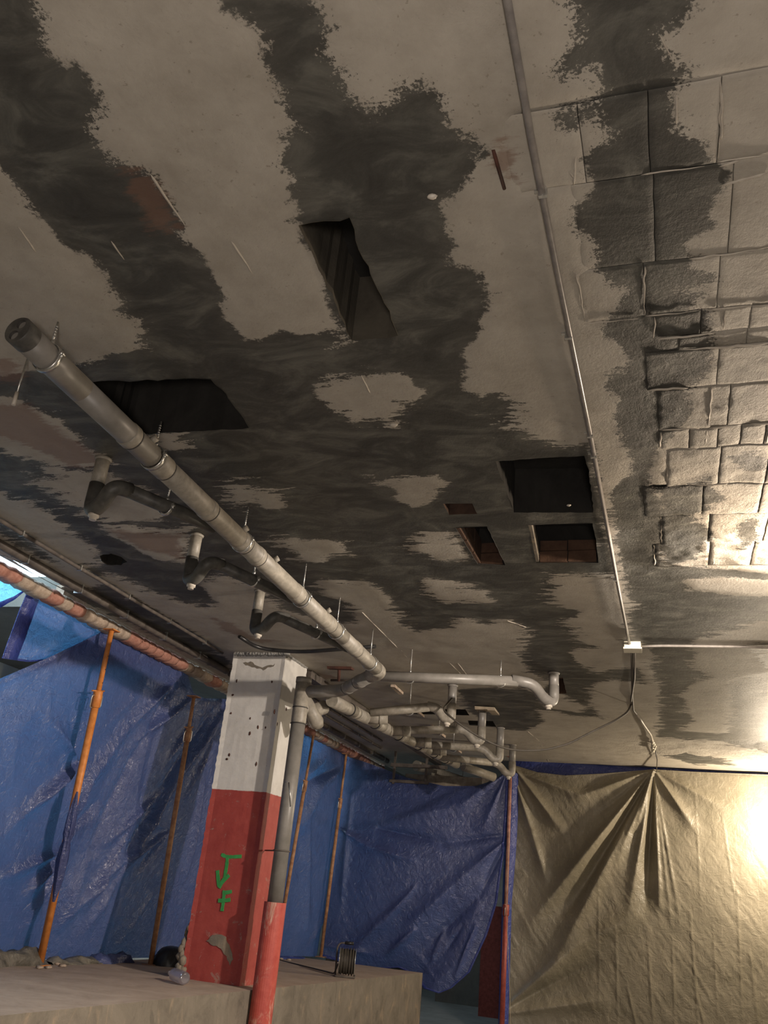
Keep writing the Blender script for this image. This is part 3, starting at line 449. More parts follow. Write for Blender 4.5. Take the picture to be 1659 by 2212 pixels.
# ridges of mortar squeezed out along the joints, and drips or seams of paint
def ridge(a, b, r_=.0028, wob=.004):
    a = Vector((*a, 3.4985)); b = Vector((*b, 3.4985)); n = max(4, int((b - a).length / .018)); P = []
    for k in range(n + 1):
        p = a.lerp(b, k / n); z = float(vnoise(p.x, p.y, 40, 6)); P.append(p + Vector((wob * 2 * float(vnoise(p.x, p.y, 28, 1)), wob * 2 * float(vnoise(p.x, p.y, 28, 2)), .002 * z + float(lumps(p.x, p.y, lumpiness(np.float64(p.x), np.float64(p.y)))))))
    o = MB().tube(P, [r_ * (.35 + 1.3 * abs(math.sin(3 * k + a.y * 9))) if 0 < k < n else r_ * .2 for k in range(n + 1)], 6).build('mortar_ridge', M_RIDGE, ceiling)
for k, (y0, y1, xs0) in enumerate(rows):
    x = xs0
    while x < .45 + .12 * y0 + .1:
        L = random.uniform(.10, .34)
        if random.random() < .62: ridge((x, y1 + random.uniform(-.004, .004)), (x + L, y1 + random.uniform(-.006, .006)), .0018 + .0018 * min(1, k / 7))
        if random.random() < .45: ridge((x, y0 + .01), (x + random.uniform(-.01, .01), y1 - .01), .0018 + .0014 * min(1, k / 7))
        x += L + .03
for (a, b) in RIDGES: ridge(a, b, .0028, .0015)
# linings of the openings
def lining(poly, h, mat_side, mat_top, name='opening_lining', flare=0):
    n = len(poly); cx = sum(p[0] for p in poly) / n; cy = sum(p[1] for p in poly) / n
    V = [(a, b, ZC) for a, b in poly] + [(a + (a - cx) * flare, b + (b - cy) * flare, ZC + h) for a, b in poly]
    F = [(i, (i + 1) % n, n + (i + 1) % n, n + i) for i in range(n)]
    o = mesh(name, V, F, mat_side, ceiling)
    T = tessellate_polygon([[Vector((p[0], p[1], 0)) for p in poly]])
    mesh('opening_top', V[n:], [tuple(f) for f in T], mat_top, ceiling); return o
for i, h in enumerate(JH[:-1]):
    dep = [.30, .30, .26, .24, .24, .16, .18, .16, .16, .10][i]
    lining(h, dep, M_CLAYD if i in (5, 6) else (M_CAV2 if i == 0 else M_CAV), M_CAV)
# clay blocks showing inside the three smaller openings
def brick_row(x0, x1, y, z0, z1, n, mat=M_CLAY):
    for k in range(n):
        a = x0 + (x1 - x0) * k / n; b = x0 + (x1 - x0) * (k + 1) / n
        MB().box((a + .003, y - .03, z0), (b - .003, y - .004, z1), .002).build('brick', mat, ceiling)
h4 = HOLES[3]; h5 = HOLES[4]
ymax = max(p[1] for p in h4); brick_row(min(p[0] for p in h4) + .02, max(p[0] for p in h4) - .02, ymax, 3.505, 3.57, 2); brick_row(min(p[0] for p in h4) + .02, max(p[0] for p in h4) - .02, ymax + .003, 3.576, 3.64, 2)
ymax = max(p[1] for p in h5); xa = h5[3][0]; brick_row(h5[4][0] + .015, h5[3][0] - .015, ymax, 3.505, 3.57, 1); brick_row(h5[4][0] + .015, h5[3][0] - .015, ymax, 3.576, 3.64, 1)
def side_bricks(p, q, z0, z1, n, mat):
    p = Vector((*p, 0)); q = Vector((*q, 0)); d = (q - p) / n; nn = Vector((d.y, -d.x, 0)).normalized() * .018
    for k in range(n):
        a = p + d * (k + .04); b = p + d * (k + .96)
        V = [a, b, b + nn, a + nn]; V = [(v.x, v.y, z0) for v in V] + [(v.x, v.y, z1) for v in V]
        MB().add(V, [(0, 1, 2, 3), (7, 6, 5, 4), (0, 4, 5, 1), (1, 5, 6, 2), (2, 6, 7, 3), (3, 7, 4, 0)]).build('brick', mat, ceiling)
side_bricks(h5[0], h5[4], 3.504, 3.57, 3, M_CLAY); side_bricks(h5[0], h5[4], 3.576, 3.66, 3, M_CLAYD)
side_bricks(h4[0], h4[5], 3.504, 3.60, 3, M_SIDE)

# rusty bar showing in a chipped slot beside the conduit
rb = MB().tube([(-.392, 1.724, 3.497), (-.389, 1.79, 3.494), (-.386, 1.872, 3.497)], .0055, 8).build('rebar', M_REBAR, ceiling)
# small lumps of plaster left hanging and a pale blob between the openings
for (x_, y_, r_) in [(-.60, 1.86, .016), (-1.10, 3.15, .018), (-.43, 4.07, .012)]:
    MB().blob((x_, y_, 3.497), (r_, r_ * .7, r_ * .5), 9, 6).build('plaster_lump', M_WHITEP, ceiling)

# upper floor slab and enclosing building
def sbox(name, lo, hi, mat): return struct(MB().box(lo, hi).build(name, mat))
sbox('trim_1', (-4.33, -4.1, 3.86), (5.1, 18.1, 4.2), M_DARKWALL)
sbox('floor', (-7.5, -4.1, -.12), (5.1, 18.1, 0), M_WALL)
sbox('wall_right', (3.6, -4.1, 0), (3.8, 18.1, 3.86), M_WALL)
sbox('wall_back', (-7.5, 17.9, 0), (3.6, 18.1, 3.86), M_DARKWALL)
sbox('wall_front', (-7.5, -4.1, 0), (3.6, -3.9, 3.86), M_WALL)
sbox('wall_left', (-4.62, -3.9, 0), (-4.5, 3.3, 3.5), M_WALL)
sbox('wall_outer', (-7.5, -3.9, 0), (-7.3, 17.9, 4.25), M_OUT)
# added unseen slabs over the light well, gapped to shape daylight on the tarps
sbox('sky_blocker_2', (-7.3, 6.0, 3.62), (-4.56, 10.25, 3.9), M_DARKWALL)
sbox('sky_blocker_3', (-7.3, 14.2, 3.62), (-4.56, 17.9, 3.9), M_DARKWALL)
sbox('sky_blocker_5', (-7.3, 11.25, 3.62), (-4.56, 12.9, 3.9), M_DARKWALL)
sbox('wall_daylight_block', (-4.75, 12.62, 0), (-4.62, 17.9, 2.1), M_DARKWALL)  # added wall, keeps daylight off the floor beyond the blue tarp
sbox('sky_blocker_4', (-7.3, -3.9, 3.62), (-4.56, 3.2, 3.9), M_DARKWALL)

# raised platform with a sloping top
def platform():
    xs = np.linspace(-7.3, -3.08, 60); ys = np.linspace(-3.9, 12.05, 200)
    X, Y = np.meshgrid(xs, ys); Z = ZP(Y) + .004 * fbm(X, Y, 3, 3, 6); Xe = X.copy()
    Xe[:, -1] += .012 * fbm(Y[:, -1], Y[:, -1] * 0, 5, 4, 2)
    n = 60; V = np.column_stack([Xe.ravel(), Y.ravel(), Z.ravel()]).tolist()
    F = [(j * n + i, j * n + i + 1, (j + 1) * n + i + 1, (j + 1) * n + i) for j in range(199) for i in range(59)]
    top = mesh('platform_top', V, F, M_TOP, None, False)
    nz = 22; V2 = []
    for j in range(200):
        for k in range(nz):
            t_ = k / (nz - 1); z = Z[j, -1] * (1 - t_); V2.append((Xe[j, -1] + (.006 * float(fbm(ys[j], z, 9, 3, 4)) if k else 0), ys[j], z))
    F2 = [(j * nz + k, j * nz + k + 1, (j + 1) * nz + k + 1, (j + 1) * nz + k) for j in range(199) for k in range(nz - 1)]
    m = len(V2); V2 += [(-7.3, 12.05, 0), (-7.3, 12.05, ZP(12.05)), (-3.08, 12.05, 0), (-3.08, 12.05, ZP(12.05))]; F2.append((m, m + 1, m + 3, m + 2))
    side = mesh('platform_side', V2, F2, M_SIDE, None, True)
    r = struct(bpy.data.objects.new('floor_platform', None)); COL.objects.link(r); r.name = 'trim_platform'; top.parent = r; side.parent = r
platform()

# ------------------------------------------------------------ brick edge beam above the tarps
def edge_beam():
    core = struct(MB().box((-4.50, 5.3, 3.40), (-4.42, 13.9, 3.56)).box((-4.50, 2.2, 3.40), (-4.42, 5.3, 3.478)).build('trim_edge_beam', M_MORT))
    y = 2.3; k = 0
    while y < 13.7:
        L = random.uniform(.10, .20); red = random.random() < .5 + .25 * math.sin(y * 2.1)
        m = MB(); n = 6; V = []; F = []
        cs = [(-4.412, 3.385), (-4.385, 3.41), (-4.38, 3.45), (-4.40, 3.475), (-4.50, 3.475), (-4.512, 3.45), (-4.51, 3.40), (-4.49, 3.378)]
        for i in range(n):
            t_ = i / (n - 1); s_ = .93 + .10 * math.sin(t_ * math.pi) + random.uniform(-.03, .03)
            for (cx_, cz_) in cs: V.append((-4.447 + (cx_ + 4.447) * s_ + random.uniform(-.004, .004), y + L * t_ + random.uniform(-.006, .006), 3.43 + (cz_ - 3.43) * s_ + random.uniform(-.004, .004)))
        q = len(cs); F = [(i * q + a, (i + 1) * q + a, (i + 1) * q + (a + 1) % q, i * q + (a + 1) % q) for i in range(n - 1) for a in range(q)] + [tuple(range(q)), tuple(reversed([(n - 1) * q + a for a in range(q)]))]
        m.add(V, F, True); m.build('brick', M_EDGE if red else M_MORT, core); y += L + .008
    return core
edge_beam()

# ------------------------------------------------------------ column
def column():
    x0, x1, y0, y1 = -3.765, -3.262, 7.0, 7.50; z0 = ZP(7.2) - .02; z1 = 3.515
    r = thing('column', 'square concrete column painted white above and red below, standing on the platform', 'column', ((x0 + x1) / 2, (y0 + y1) / 2, z0))
    m = MB(); nz = 90; na = 16
    ring = []
    def sq(t_):
        s_ = t_ * 4; i = int(s_) % 4; f = s_ - int(s_); c = [(x0, y0), (x1, y0), (x1, y1), (x0, y1)]; a = c[i]; b = c[(i + 1) % 4]; return (a[0] + (b[0] - a[0]) * f, a[1] + (b[1] - a[1]) * f)
    V = []
    for k in range(nz + 1):
        z = z0 + (z1 - z0) * k / nz
        for q in range(na * 4):
            px_, py_ = sq(q / (na * 4)); cx, cy = (x0 + x1) / 2, (y0 + y1) / 2
            corner = (q % na == 0)
            e = .0035 * float(fbm(px_ * 3 + py_, z, 6, 3, 2)) - (.007 + .006 * random.random() if corner else 0)
            V.append((px_ + math.copysign(e, px_ - cx), py_ + math.copysign(e, py_ - cy), z))
    N = na * 4; F = [(k * N + q, k * N + (q + 1) % N, (k + 1) * N + (q + 1) % N, (k + 1) * N + q) for k in range(nz) for q in range(N)]
    F += [tuple(reversed(range(N))), tuple(nz * N + q for q in range(N))]
    m.add(V, F, False).build('shaft', M_COLUMN, r)
    for st in GRAF:
        P = fillet([(a, y0 - .0035 - .0009 * GRAF.index(st), c) for a, b, c in st], .03, 3)
        wdt = .0135; Vv = []
        for i, p in enumerate(P):
            a = P[max(0, i - 1)]; b = P[min(len(P) - 1, i + 1)]; d = (b - a).normalized(); nn = Vector((-d.z, 0, d.x)); s_ = wdt * (.8 + .4 * random.random())
            Vv += [p + nn * s_, p - nn * s_, p + nn * s_ + Vector((0, .006, 0)), p - nn * s_ + Vector((0, .006, 0))]
        Fv = []
        for i in range(len(P) - 1):
            a = i * 4; b = a + 4; Fv += [(a, b, b + 1, a + 1), (a, a + 2, b + 2, b), (a + 1, b + 1, b + 3, a + 3)]
        o = MB().add(Vv, Fv + [(0, 1, 3, 2), (b, b + 2, b + 3, b + 1)]).build('spray_paint_stroke', M_GREEN, r); o['label'] = 'green sprayed letter stroke'
    def plate(poly, y, th, mat, nm):
        pts = [Vector((a, c, 0)) for a, _, c in poly]; jj = []
        for p_, q_ in zip(pts, pts[1:] + pts[:1]):
            L = (q_ - p_).length; n = max(1, int(L / .02)); nn = Vector(((q_ - p_).y, -(q_ - p_).x, 0)).normalized()
            for k in range(n): jj.append(p_ + (q_ - p_) * k / n + nn * random.uniform(-.008, .008))
        T = tessellate_polygon([jj]); n = len(jj)
        V = [(p_.x, y - th, p_.y) for p_ in jj] + [(p_.x, y + .004, p_.y) for p_ in jj]
        return MB().add(V, [tuple(f) for f in T] + [(i, (i + 1) % n, n + (i + 1) % n, n + i) for i in range(n)]).build(nm, mat, r)
    plate(CPATCH[0], y0, .006, M_SIDE, 'bare_concrete_patch'); plate(CSCAR, y0, .003, M_SIDE, 'scar')
    for (a, b, c) in DENTS: MB().blob((a, y0 + .001, c), (random.uniform(.006, .014), .007, random.uniform(.010, .02)), 8, 6, .25).build('dent', M_REBAR, r)
    for (a, b, c) in DENTS2: MB().blob((x1 - .001, b, c), (.007, .012, .02), 8, 6, .25).build('dent', M_REBAR, r)
    # mortar heaped at the foot and at the head
    b = MB()
    for k in range(26): b.blob((x0 - .01 + random.uniform(-.05, .01), y0 + random.uniform(-.01, .2), z0 + .02 + .42 * (k / 26) ** 1.4), (.05 * (1 - k / 34), .05, .045), 8, 6, .2)
    b.build('mortar', M_SIDE, r)
    b = MB()
    for k in range(20): b.blob((x0 + (x1 - x0) * k / 19, y0 + .02, 3.49 + random.uniform(-.004, .01)), (.035, .04, .035), 8, 6, .2)
    for k in range(16): b.blob((x1 - .005, y0 + .5 * k / 15, 3.497), (.025, .03, .02), 8, 6, .2)
    b.build('head_mortar', M_WALL, r)
    adopt(r)
column()

# ------------------------------------------------------------ drain pipes
def dirv(a, b): return (Vector(b) - Vector(a)).normalized()
def pipe_run(r, A, B, rad, mat=M_PVC, nm='pipe_section'):
    MB().tube([A, B], rad, 24).build(nm, mat, r)
def coupling(r, A, B, t_, rad, L=.075, mat=M_PVC):
    A = Vector(A); B = Vector(B); d = (B - A).normalized(); c = A.lerp(B, t_)
    o = MB().tube([c - d * L / 2, c - d * (L / 2 - .006), c + d * (L / 2 - .006), c + d * L / 2], [rad * .99, rad * 1.07, rad * 1.07, rad * .99], 24).build('coupling', mat, r)
    e = c + d * (L / 2); g = MB().tube([e, e + d * .006], rad * 1.03, 24).build('joint_ring', M_RING, o)
MA = MA_; MBp = (-2.19, 6.52, 3.222); RM = .054
mpipe = thing('main_drain_pipe', 'long grey drain pipe hung under the ceiling, plugged at its near end', 'pipe', (-2.2, 4.2, 3.22))
mats_run = [M_PVC2, M_PVC, M_PVC, M_PVC, M_PVC]
cuts = [0, .085, .22, .42, .62, .80, 1]
for i in range(6): pipe_run(mpipe, Vector(MA).lerp(Vector(MBp), cuts[i]), Vector(MA).lerp(Vector(MBp), cuts[i + 1]), RM, M_PVC2 if i < 2 else M_PVC)
for t_ in (.165, .225, .33, .42, .465, .60, .73, .86): coupling(mpipe, MA, MBp, t_, RM, .05 if t_ in (.165, .33, .465) else .09)
# plug with two round sockets
d = dirv(MBp, MA); MAv = Vector(MA); u = Vector((1, 0, 0)); u = (u - d * u.dot(d)).normalized(); vv = d.cross(u)
ang = math.radians(68); u2 = u * math.cos(ang) + vv * math.sin(ang)
def disc_pts(c, r_, n): return [c + (u * math.cos(2 * math.pi * k / n) + vv * math.sin(2 * math.pi * k / n)) * r_ for k in range(n)]
f0 = MAv + d * .012; loops = [disc_pts(f0, RM * .985, 32)] + [disc_pts(f0 + u2 * s_ * .0245, .0195, 18) for s_ in (-1, 1)]
Tt = tessellate_polygon(loops); allp = [p for l in loops for p in l]
cap = MB().add(allp, [tuple(f) for f in Tt]).tube([MAv + d * -.05, MAv + d * .008, f0], [RM * 1.04, RM * 1.04, RM * .985], 32, False).build('end_plug', M_PVCD, mpipe)
for l in loops[1:]:
    n = len(l); MB().add(l + [p - d * .035 for p in l], [(i, (i + 1) % n, n + (i + 1) % n, n + i) for i in range(n)] + [tuple(n + i for i in range(n))], True).build('socket', M_RING, cap)
# inspection lugs on top
for t_ in (.19, .405, .50, .70): 
    c = Vector(MA).lerp(Vector(MBp), t_); MB().tube([c + Vector((.03, 0, .03)), c + Vector((.062, 0, .05))], .017, 10).build('lug', M_PVC, mpipe)
# elbow and run to the downpipe
DP = (-3.0, 6.89); E2 = Vector((-2.66, 6.95, 3.155)); E3 = Vector((DP[0], DP[1], 3.125)); Q = Vector(MBp)
MB().tube(fillet([Q - dirv(MA, MBp) * .10, Q + Vector((0, .03, 0)), Q + Vector((-.11, .09, -.012))], .07, 6), RM * 1.08, 24).build('elbow', M_PVC, mpipe)
MB().tube(fillet([Q + Vector((-.08, .07, -.01)), E2, E3], .09, 6), RM, 24).build('pipe_section', M_PVC2, mpipe)
coupling(mpipe, Q + Vector((-.08, .07, -.01)), E2, .40, RM, .07, M_PVC2); coupling(mpipe, Q + Vector((-.08, .07, -.01)), E2, .78, RM, .05, M_PVC2)
adopt(mpipe)

# downpipe
dp = thing('downpipe', 'vertical grey downpipe fixed beside the red and white column', 'pipe', (DP[0], DP[1], .3)); RD = .062
MB().tube([(DP[0], DP[1], 1.40), (DP[0], DP[1], 2.86)], RD, 26).build('pipe_section', M_PVC2, dp)
MB().tube([(DP[0], DP[1], 2.84), (DP[0], DP[1], 2.87), (DP[0], DP[1], 3.24)], [RD * .98, RD * 1.06, RD * 1.06], 26).build('tee', M_PVC, dp)
MB().tube([(DP[0], DP[1], 3.20), (DP[0], DP[1], 3.245)], RD * 1.12, 26).build('top_cap', M_PVC, dp)
MB().tube([(DP[0], DP[1], 2.98), (DP[0], DP[1], 2.99)], RD * 1.09, 26).build('joint_ring', M_RING, dp)
MB().tube([(DP[0], DP[1], 2.845), (DP[0], DP[1], 2.853)], RD * 1.09, 26).build('joint_ring', M_RING, dp)
MB().tube(fillet([(DP[0], DP[1], 3.0), (DP[0] + .03, DP[1] + .16, 2.98), (DP[0] + .10, DP[1] + .30, 3.06)], .08, 6), RD * 1.0, 22).build('side_inlet', M_PVC, dp)
MB().tube([(DP[0] + .02, DP[1] + .02, 3.08), (DP[0] + .10, DP[1] + .16, 2.90), (DP[0] + .10, DP[1] + .19, 2.87)], [RD * .8, RD * 1.05, RD * .9], 22).build('side_elbow', M_PVC, dp)
for z_ in (1.83,): MB().ring((DP[0], DP[1], z_), (0, 0, 1), RD * 1.06, .006).tube([(DP[0] - .05, DP[1] + .03, z_), (-3.25, 7.12, z_)], .006, 8).build('bracket', M_CONDD, dp)
MB().tube([(DP[0] + .015, DP[1] - RD, 2.36), (DP[0] + .05, DP[1] - RD * .75, 2.17)], .005, 6).tube([(DP[0] + .015, DP[1] - RD, 2.36), (DP[0] - .03, DP[1] - RD * .9, 2.36)], .004, 6).build('wire_tie', M_STEEL, dp)
adopt(dp)
# red half-round steel sleeve guarding the foot of the downpipe
def sleeve():
    V = []; n = 20; ns = 30
    for k in range(ns + 1):
        z_ = .0 + 1.45 * k / ns
        for s_, rr in ((0, .082), (1, .088)):
            for i in range(n + 1):
                a = math.radians(-205 + 230 * i / n) ; V.append((DP[0] + .004 + rr * math.cos(a), DP[1] + rr * math.sin(a), z_))
    L = 2 * (n + 1); F = []
    for k in range(ns):
        a = k * L; b = a + L
        for i in range(n): F += [(a + i, b + i, b + i + 1, a + i + 1), (a + n + 1 + i, a + n + 2 + i, b + n + 2 + i, b + n + 1 + i)]
        F += [(a, a + n + 1, b + n + 1, b), (a + n, b + n, b + 2 * n + 1, a + 2 * n + 1)]
    b = ns * L; F += [(b + i, b + n + 1 + i, b + n + 2 + i, b + i + 1) for i in range(n)]
    o = MB().add(V, F, False).build('pipe_guard', M_SLEEVE)
    return tag(rebase(o), 'worn red painted steel guard wrapped round the foot of the downpipe', 'pipe guard')
sleeve()

# hangers: threaded rod, nut and ring around the main pipe
def hanger(x, y, zr, rad, label, group, top=3.5, tilt=0):
    r = thing('pipe_hanger', label, 'pipe hanger', (x, y, zr), group)
    rod = MB().tube([(x, y, zr + rad), (x + tilt, y, top + .004)], .0042, 8)
    n = int((top - zr - rad) / .012)
    for k in range(n): rod.tube([(x + tilt * k / n, y, zr + rad + .012 * k), (x + tilt * k / n, y, zr + rad + .012 * k + .004)], .0056, 8)
    rod.build('threaded_rod', M_STEEL, r)
    MB().tube([(x, y - .011, zr), (x, y - .010, zr), (x, y + .010, zr), (x, y + .011, zr)], [rad * 1.0, rad * 1.06, rad * 1.06, rad * 1.0], 28, False).build('ring', M_STEEL, r)
    MB().tube([(x, y, zr + rad), (x, y, zr + rad + .022)], .010, 6).build('nut', M_STEEL, r)
    MB().tube([(x + rad + .004, y - .012, zr + .012), (x + rad + .004, y + .012, zr + .012)], .009, 6).tube([(x + rad + .004, y, zr - .006), (x + rad + .004, y, zr + .03)], .004, 6).build('screw', M_STEEL, r)
    adopt(r); return r
LBH = ['galvanised rod and ring hanger nearest the plugged end of the main drain pipe', 'galvanised ring hanger beside the wide opening on the left', 'third ring hanger along the main drain pipe, between the first two traps', 'fourth ring hanger along the main drain pipe, over the second trap pipe', 'fifth ring hanger along the main drain pipe, just before the column', 'last ring hanger of the main drain pipe, next to its elbow']
for (hx, hy, _), lb in zip(HANG, LBH):
    t_ = (hy - MA[1]) / (MBp[1] - MA[1]); hanger(MA[0] + (MBp[0] - MA[0]) * t_, hy, MA[2] + (MBp[2] - MA[2]) * t_, RM * 1.08, lb, 'ring hangers of the main drain pipe')

# traps and branch pipes
def trap(label, S, dn, out, join, rad, mat=M_PVCD, stubmat=M_PVC, rise=.09, group=None, hang=None, zend=None, plug=True, top=3.512):
    """S = stub x,y; dn = z of the trap's bottom; out = x,y where the trap leaves; join = end point"""
    sx, sy = S; ox, oy = out
    r = thing('trap_pipe', label, 'trap pipe', (sx, sy, dn - rad), group)
    MB().tube([(sx, sy, top), (sx, sy, dn + .13)], rad, 18).build('inlet_pipe', stubmat, r)
    MB().tube([(sx, sy, top - .014), (sx, sy, top - .028)], [rad * 1.25, rad * 1.1], 18).build('collar', stubmat, r)
    MB().tube(fillet([(sx, sy, dn + .15), (sx, sy, dn), (sx + (ox - sx) * .45, sy + (oy - sy) * .45, dn), (ox, oy, dn + rise), (ox + (join[0] - ox) * .15, oy + (join[1] - oy) * .15, dn + rise + .012)], .075, 7), rad * 1.07, 18).build('u_bend', mat, r)
    MB().tube([(ox + (join[0] - ox) * .08, oy + (join[1] - oy) * .08, dn + rise + .008), join], rad, 18).build('branch_pipe', mat, r)
    if plug:
        px_, py_ = sx + (ox - sx) * .25, sy + (oy - sy) * .25
        o = MB().tube([(px_, py_, dn - rad * .8), (px_, py_, dn - rad * 1.25), (px_, py_, dn - rad * 1.27), (px_, py_, dn - rad * 1.7)], [rad * .75, rad * .75, rad * .5, rad * .5], 14).build('cleanout_plug', M_WHITEP, r); o['label'] = 'pale cleanout plug'
    # foam left round the hole
    adopt(r); return r
gL = 'dark traps left of the main drain pipe'
trap('dark grey trap with pale plug, nearest of the left row', (-2.70, 3.28), 3.205, (-2.535, 3.20), (-2.26, 3.74, 3.30), .036, group=gL)
trap('dark grey trap with pale plug, middle of the left row', (-2.705, 4.29), 3.20, (-2.545, 4.21), (-2.26, 4.83, 3.27), .036, group=gL)
trap('dark grey trap with pale plug, last of the left row before the column', (-2.745, 5.32), 3.20, (-2.57, 5.25), (-2.25, 5.93, 3.25), .036, group=gL)
gR = 'grey traps behind the main drain pipe'
trap('long grey trap pipe dropping from the hole nearest the white junction box', (-.92, 7.56), 3.235, (-1.06, 7.30), (-2.24, 6.72, 3.235), .043, M_PVC2, M_PVC2, .10, gR)
trap('grey trap behind the long one, first over the blue tarp', (-1.96, 8.12), 3.17, (-2.10, 8.10), (-2.72, 7.95, 3.17), .043, M_PVC, M_PVC2, .10, gR)
trap('grey trap under a short wooden board on the ceiling', (-1.87, 9.16), 3.15, (-2.03, 9.12), (-2.72, 8.85, 3.17), .043, M_PVC, M_PVC2, .10, gR)
trap('grey trap second from the corner where both tarps meet', (-1.86, 10.23), 3.13, (-2.03, 10.18), (-2.72, 9.7, 3.18), .043, M_PVC, M_PVC2, .10, gR)
trap('grey trap at the corner post, directly above its head', (-1.90, 11.36), 3.13, (-2.06, 11.28), (-2.72, 10.7, 3.20), .043, M_PVC, M_PVC2, .10, gR)
o = MB().box((-1.93, 9.05, 3.470), (-1.72, 9.20, 3.492), .006).box((-1.78, 8.98, 3.448), (-1.70, 9.24, 3.470), .005).build('board', M_WOODM); tag(rebase(o), 'short wooden board nailed to the ceiling beside a trap pipe', 'board')
# hangers of the branches
gh = 'small ring hangers of the branch pipes'
hanger(-2.40, 3.47, 3.295, .038, 'small ring hanger on the branch pipe of the nearest left trap', gh)
hanger(-2.40, 4.53, 3.285, .038, 'small ring hanger on the branch pipe of the middle left trap', gh)
hanger(-2.40, 5.62, 3.27, .038, 'small ring hanger on the branch pipe of the last left trap', gh)
hanger(-1.32, 7.17, 3.315, .045, 'small ring hanger on the long trap pipe near the junction box', gh)
hanger(-2.02, 6.83, 3.25, .045, 'small ring hanger on the long trap pipe, beside the elbow', gh)
hanger(-2.36, 8.05, 3.225, .045, 'small ring hanger on the trap pipe behind the long one', gh)
hanger(-2.30, 9.02, 3.215, .045, 'small ring hanger on the trap pipe below the board', gh)
hanger(-2.36, 9.98, 3.20, .045, 'small ring hanger on the pipe leading to the second last trap', gh)
# free rods with plastic anchors left of the main pipe
def rod(x, y, z0, label):
    r = thing('threaded_rod', label, 'rod', (x, y, z0), 'bare rods')
    MB().tube([(x, y, 3.5), (x, y, z0 + .05)], .004, 8).build('rod', M_STEEL, r); MB().tube([(x, y, z0 + .06), (x, y, z0)], .0085, 8).build('anchor', M_WHITEP, r); adopt(r)
rod(-2.48, 2.40, 3.27, 'bare threaded rod hanging left of the plugged pipe end')

# second collector pipe further back
cp = thing('collector_pipe', 'second grey drain pipe with black rings running on behind the column', 'pipe', (-2.7, 9.2, 3.1))
CA = (-2.78, 7.05, 3.09); CB = (-2.70, 11.65, 3.255); RC = .056
cc = [0, .14, .3, .46, .64, .82, 1]
for i in range(6): pipe_run(cp, Vector(CA).lerp(Vector(CB), cc[i]), Vector(CA).lerp(Vector(CB), cc[i + 1]), RC)
for t_ in (.13, .29, .46, .63, .78, .90):
    coupling(cp, CA, CB, t_, RC, .16 if t_ in (.29, .46, .63) else .06)
    c_ = Vector(CA).lerp(Vector(CB), t_ - .035); MB().tube([c_, c_ + Vector((0, .014, 0))], RC * 1.12, 22).build('black_ring', M_BLACK, cp)
for t_ in (.20, .37, .55, .70): 
    c = Vector(CA).lerp(Vector(CB), t_); MB().tube([c, c + Vector((.20, .06, .012))], RC * .95, 20).tube([c + Vector((.12, .036, .006)), c + Vector((.14, .042, .007))], RC * 1.05, 20).build('side_inlet', M_PVC, cp)
adopt(cp)

# ------------------------------------------------------------ conduits
def clip(r, x, y, z=3.49, rr=.013):
    MB().box((x - rr, y - .006, z - rr), (x + rr, y + .006, 3.5)).box((x - rr - .012, y - .006, 3.492), (x - rr, y + .006, 3.5)).build('clip', M_STEEL, r)
r = thing('conduit', 'pale metal conduit clipped along the ceiling down to the white junction box', 'conduit', (-.265, 3.8, 3.47))
pts = [(-.278, .9, 3.484), (-.283, 1.7, 3.484), (-.276, 2.3, 3.482), (-.262, 3.3, 3.484), (-.255, 4.2, 3.482), (-.250, 5.3, 3.484), (-.236, 6.55, 3.482)]
MB().tube(pts, .0105, 14).build('tube', M_COND, r)
for y_ in (1.90, 2.60, 3.33, 3.52, 5.15): clip(r, -.262 if y_ > 3 else -.278, y_, 3.484)
adopt(r)
r = thing('junction_box', 'small beige junction box on the ceiling where three cables meet', 'junction box', (-.215, 6.60, 3.44))
MB().box((-.275, 6.555, 3.452), (-.155, 6.665, 3.502), .002).build('box', M_BOX, r); MB().box((-.282, 6.548, 3.440), (-.148, 6.672, 3.454), .001).build('lid', M_BOX, r); adopt(r)
o = MB().tube(fillet([(-.15, 6.61, 3.475), (.0, 6.62, 3.485), (.5, 6.64, 3.488), (1.2, 6.70, 3.488), (3.6, 6.9, 3.49)], .05), .010, 10).build('conduit', M_COND); tag(rebase(o), 'grey conduit running right from the junction box along the ceiling', 'conduit')
o = MB().tube(fillet([(-.225, 6.66, 3.482), (-.255, 7.5, 3.48), (-.285, 8.3, 3.482), (-.30, 8.95, 3.482), (-.27, 9.2, 3.484)], .05), .0085, 8).build('cable', M_CABLE); tag(rebase(o), 'straight grey cable running on from the junction box towards the green tarp', 'cable')
o = MB().tube(fillet([(-.20, 6.66, 3.478), (-.24, 7.6, 3.474), (-.30, 8.4, 3.47)] + CABLE + [(-1.95, 8.07, 3.36)], .08), .0095, 8).build('cable', M_CABLE); tag(rebase(o), 'brown cable sagging from the ceiling cable over to the grey traps', 'cable')
r = thing('foam_cord', 'cream crumpled cord dangling from the cable end above the green tarp', 'cord', (-.2, 10.4, 3.44))
MB().tube(fillet([(-.27, 9.15, 3.484), (-.22, 9.6, 3.47), (-.16, 10.1, 3.46), (-.145, 10.5, 3.455)], .1), .011, 8).build('cord', M_WHITEP, r)
b = MB(); [b.blob((-.145 + random.uniform(-.015, .015), 10.5 + k * .075, 3.455), (.022, .05, .02), 8, 6, .3) for k in range(9)]; b.build('foam', M_BOX, r)
MB().tube([(-.13, 11.1, 3.46), (-.12, 11.8, 3.46), (-.14, 12.56, 3.42)], .006, 8).build('wire', M_BLACK, r); adopt(r)
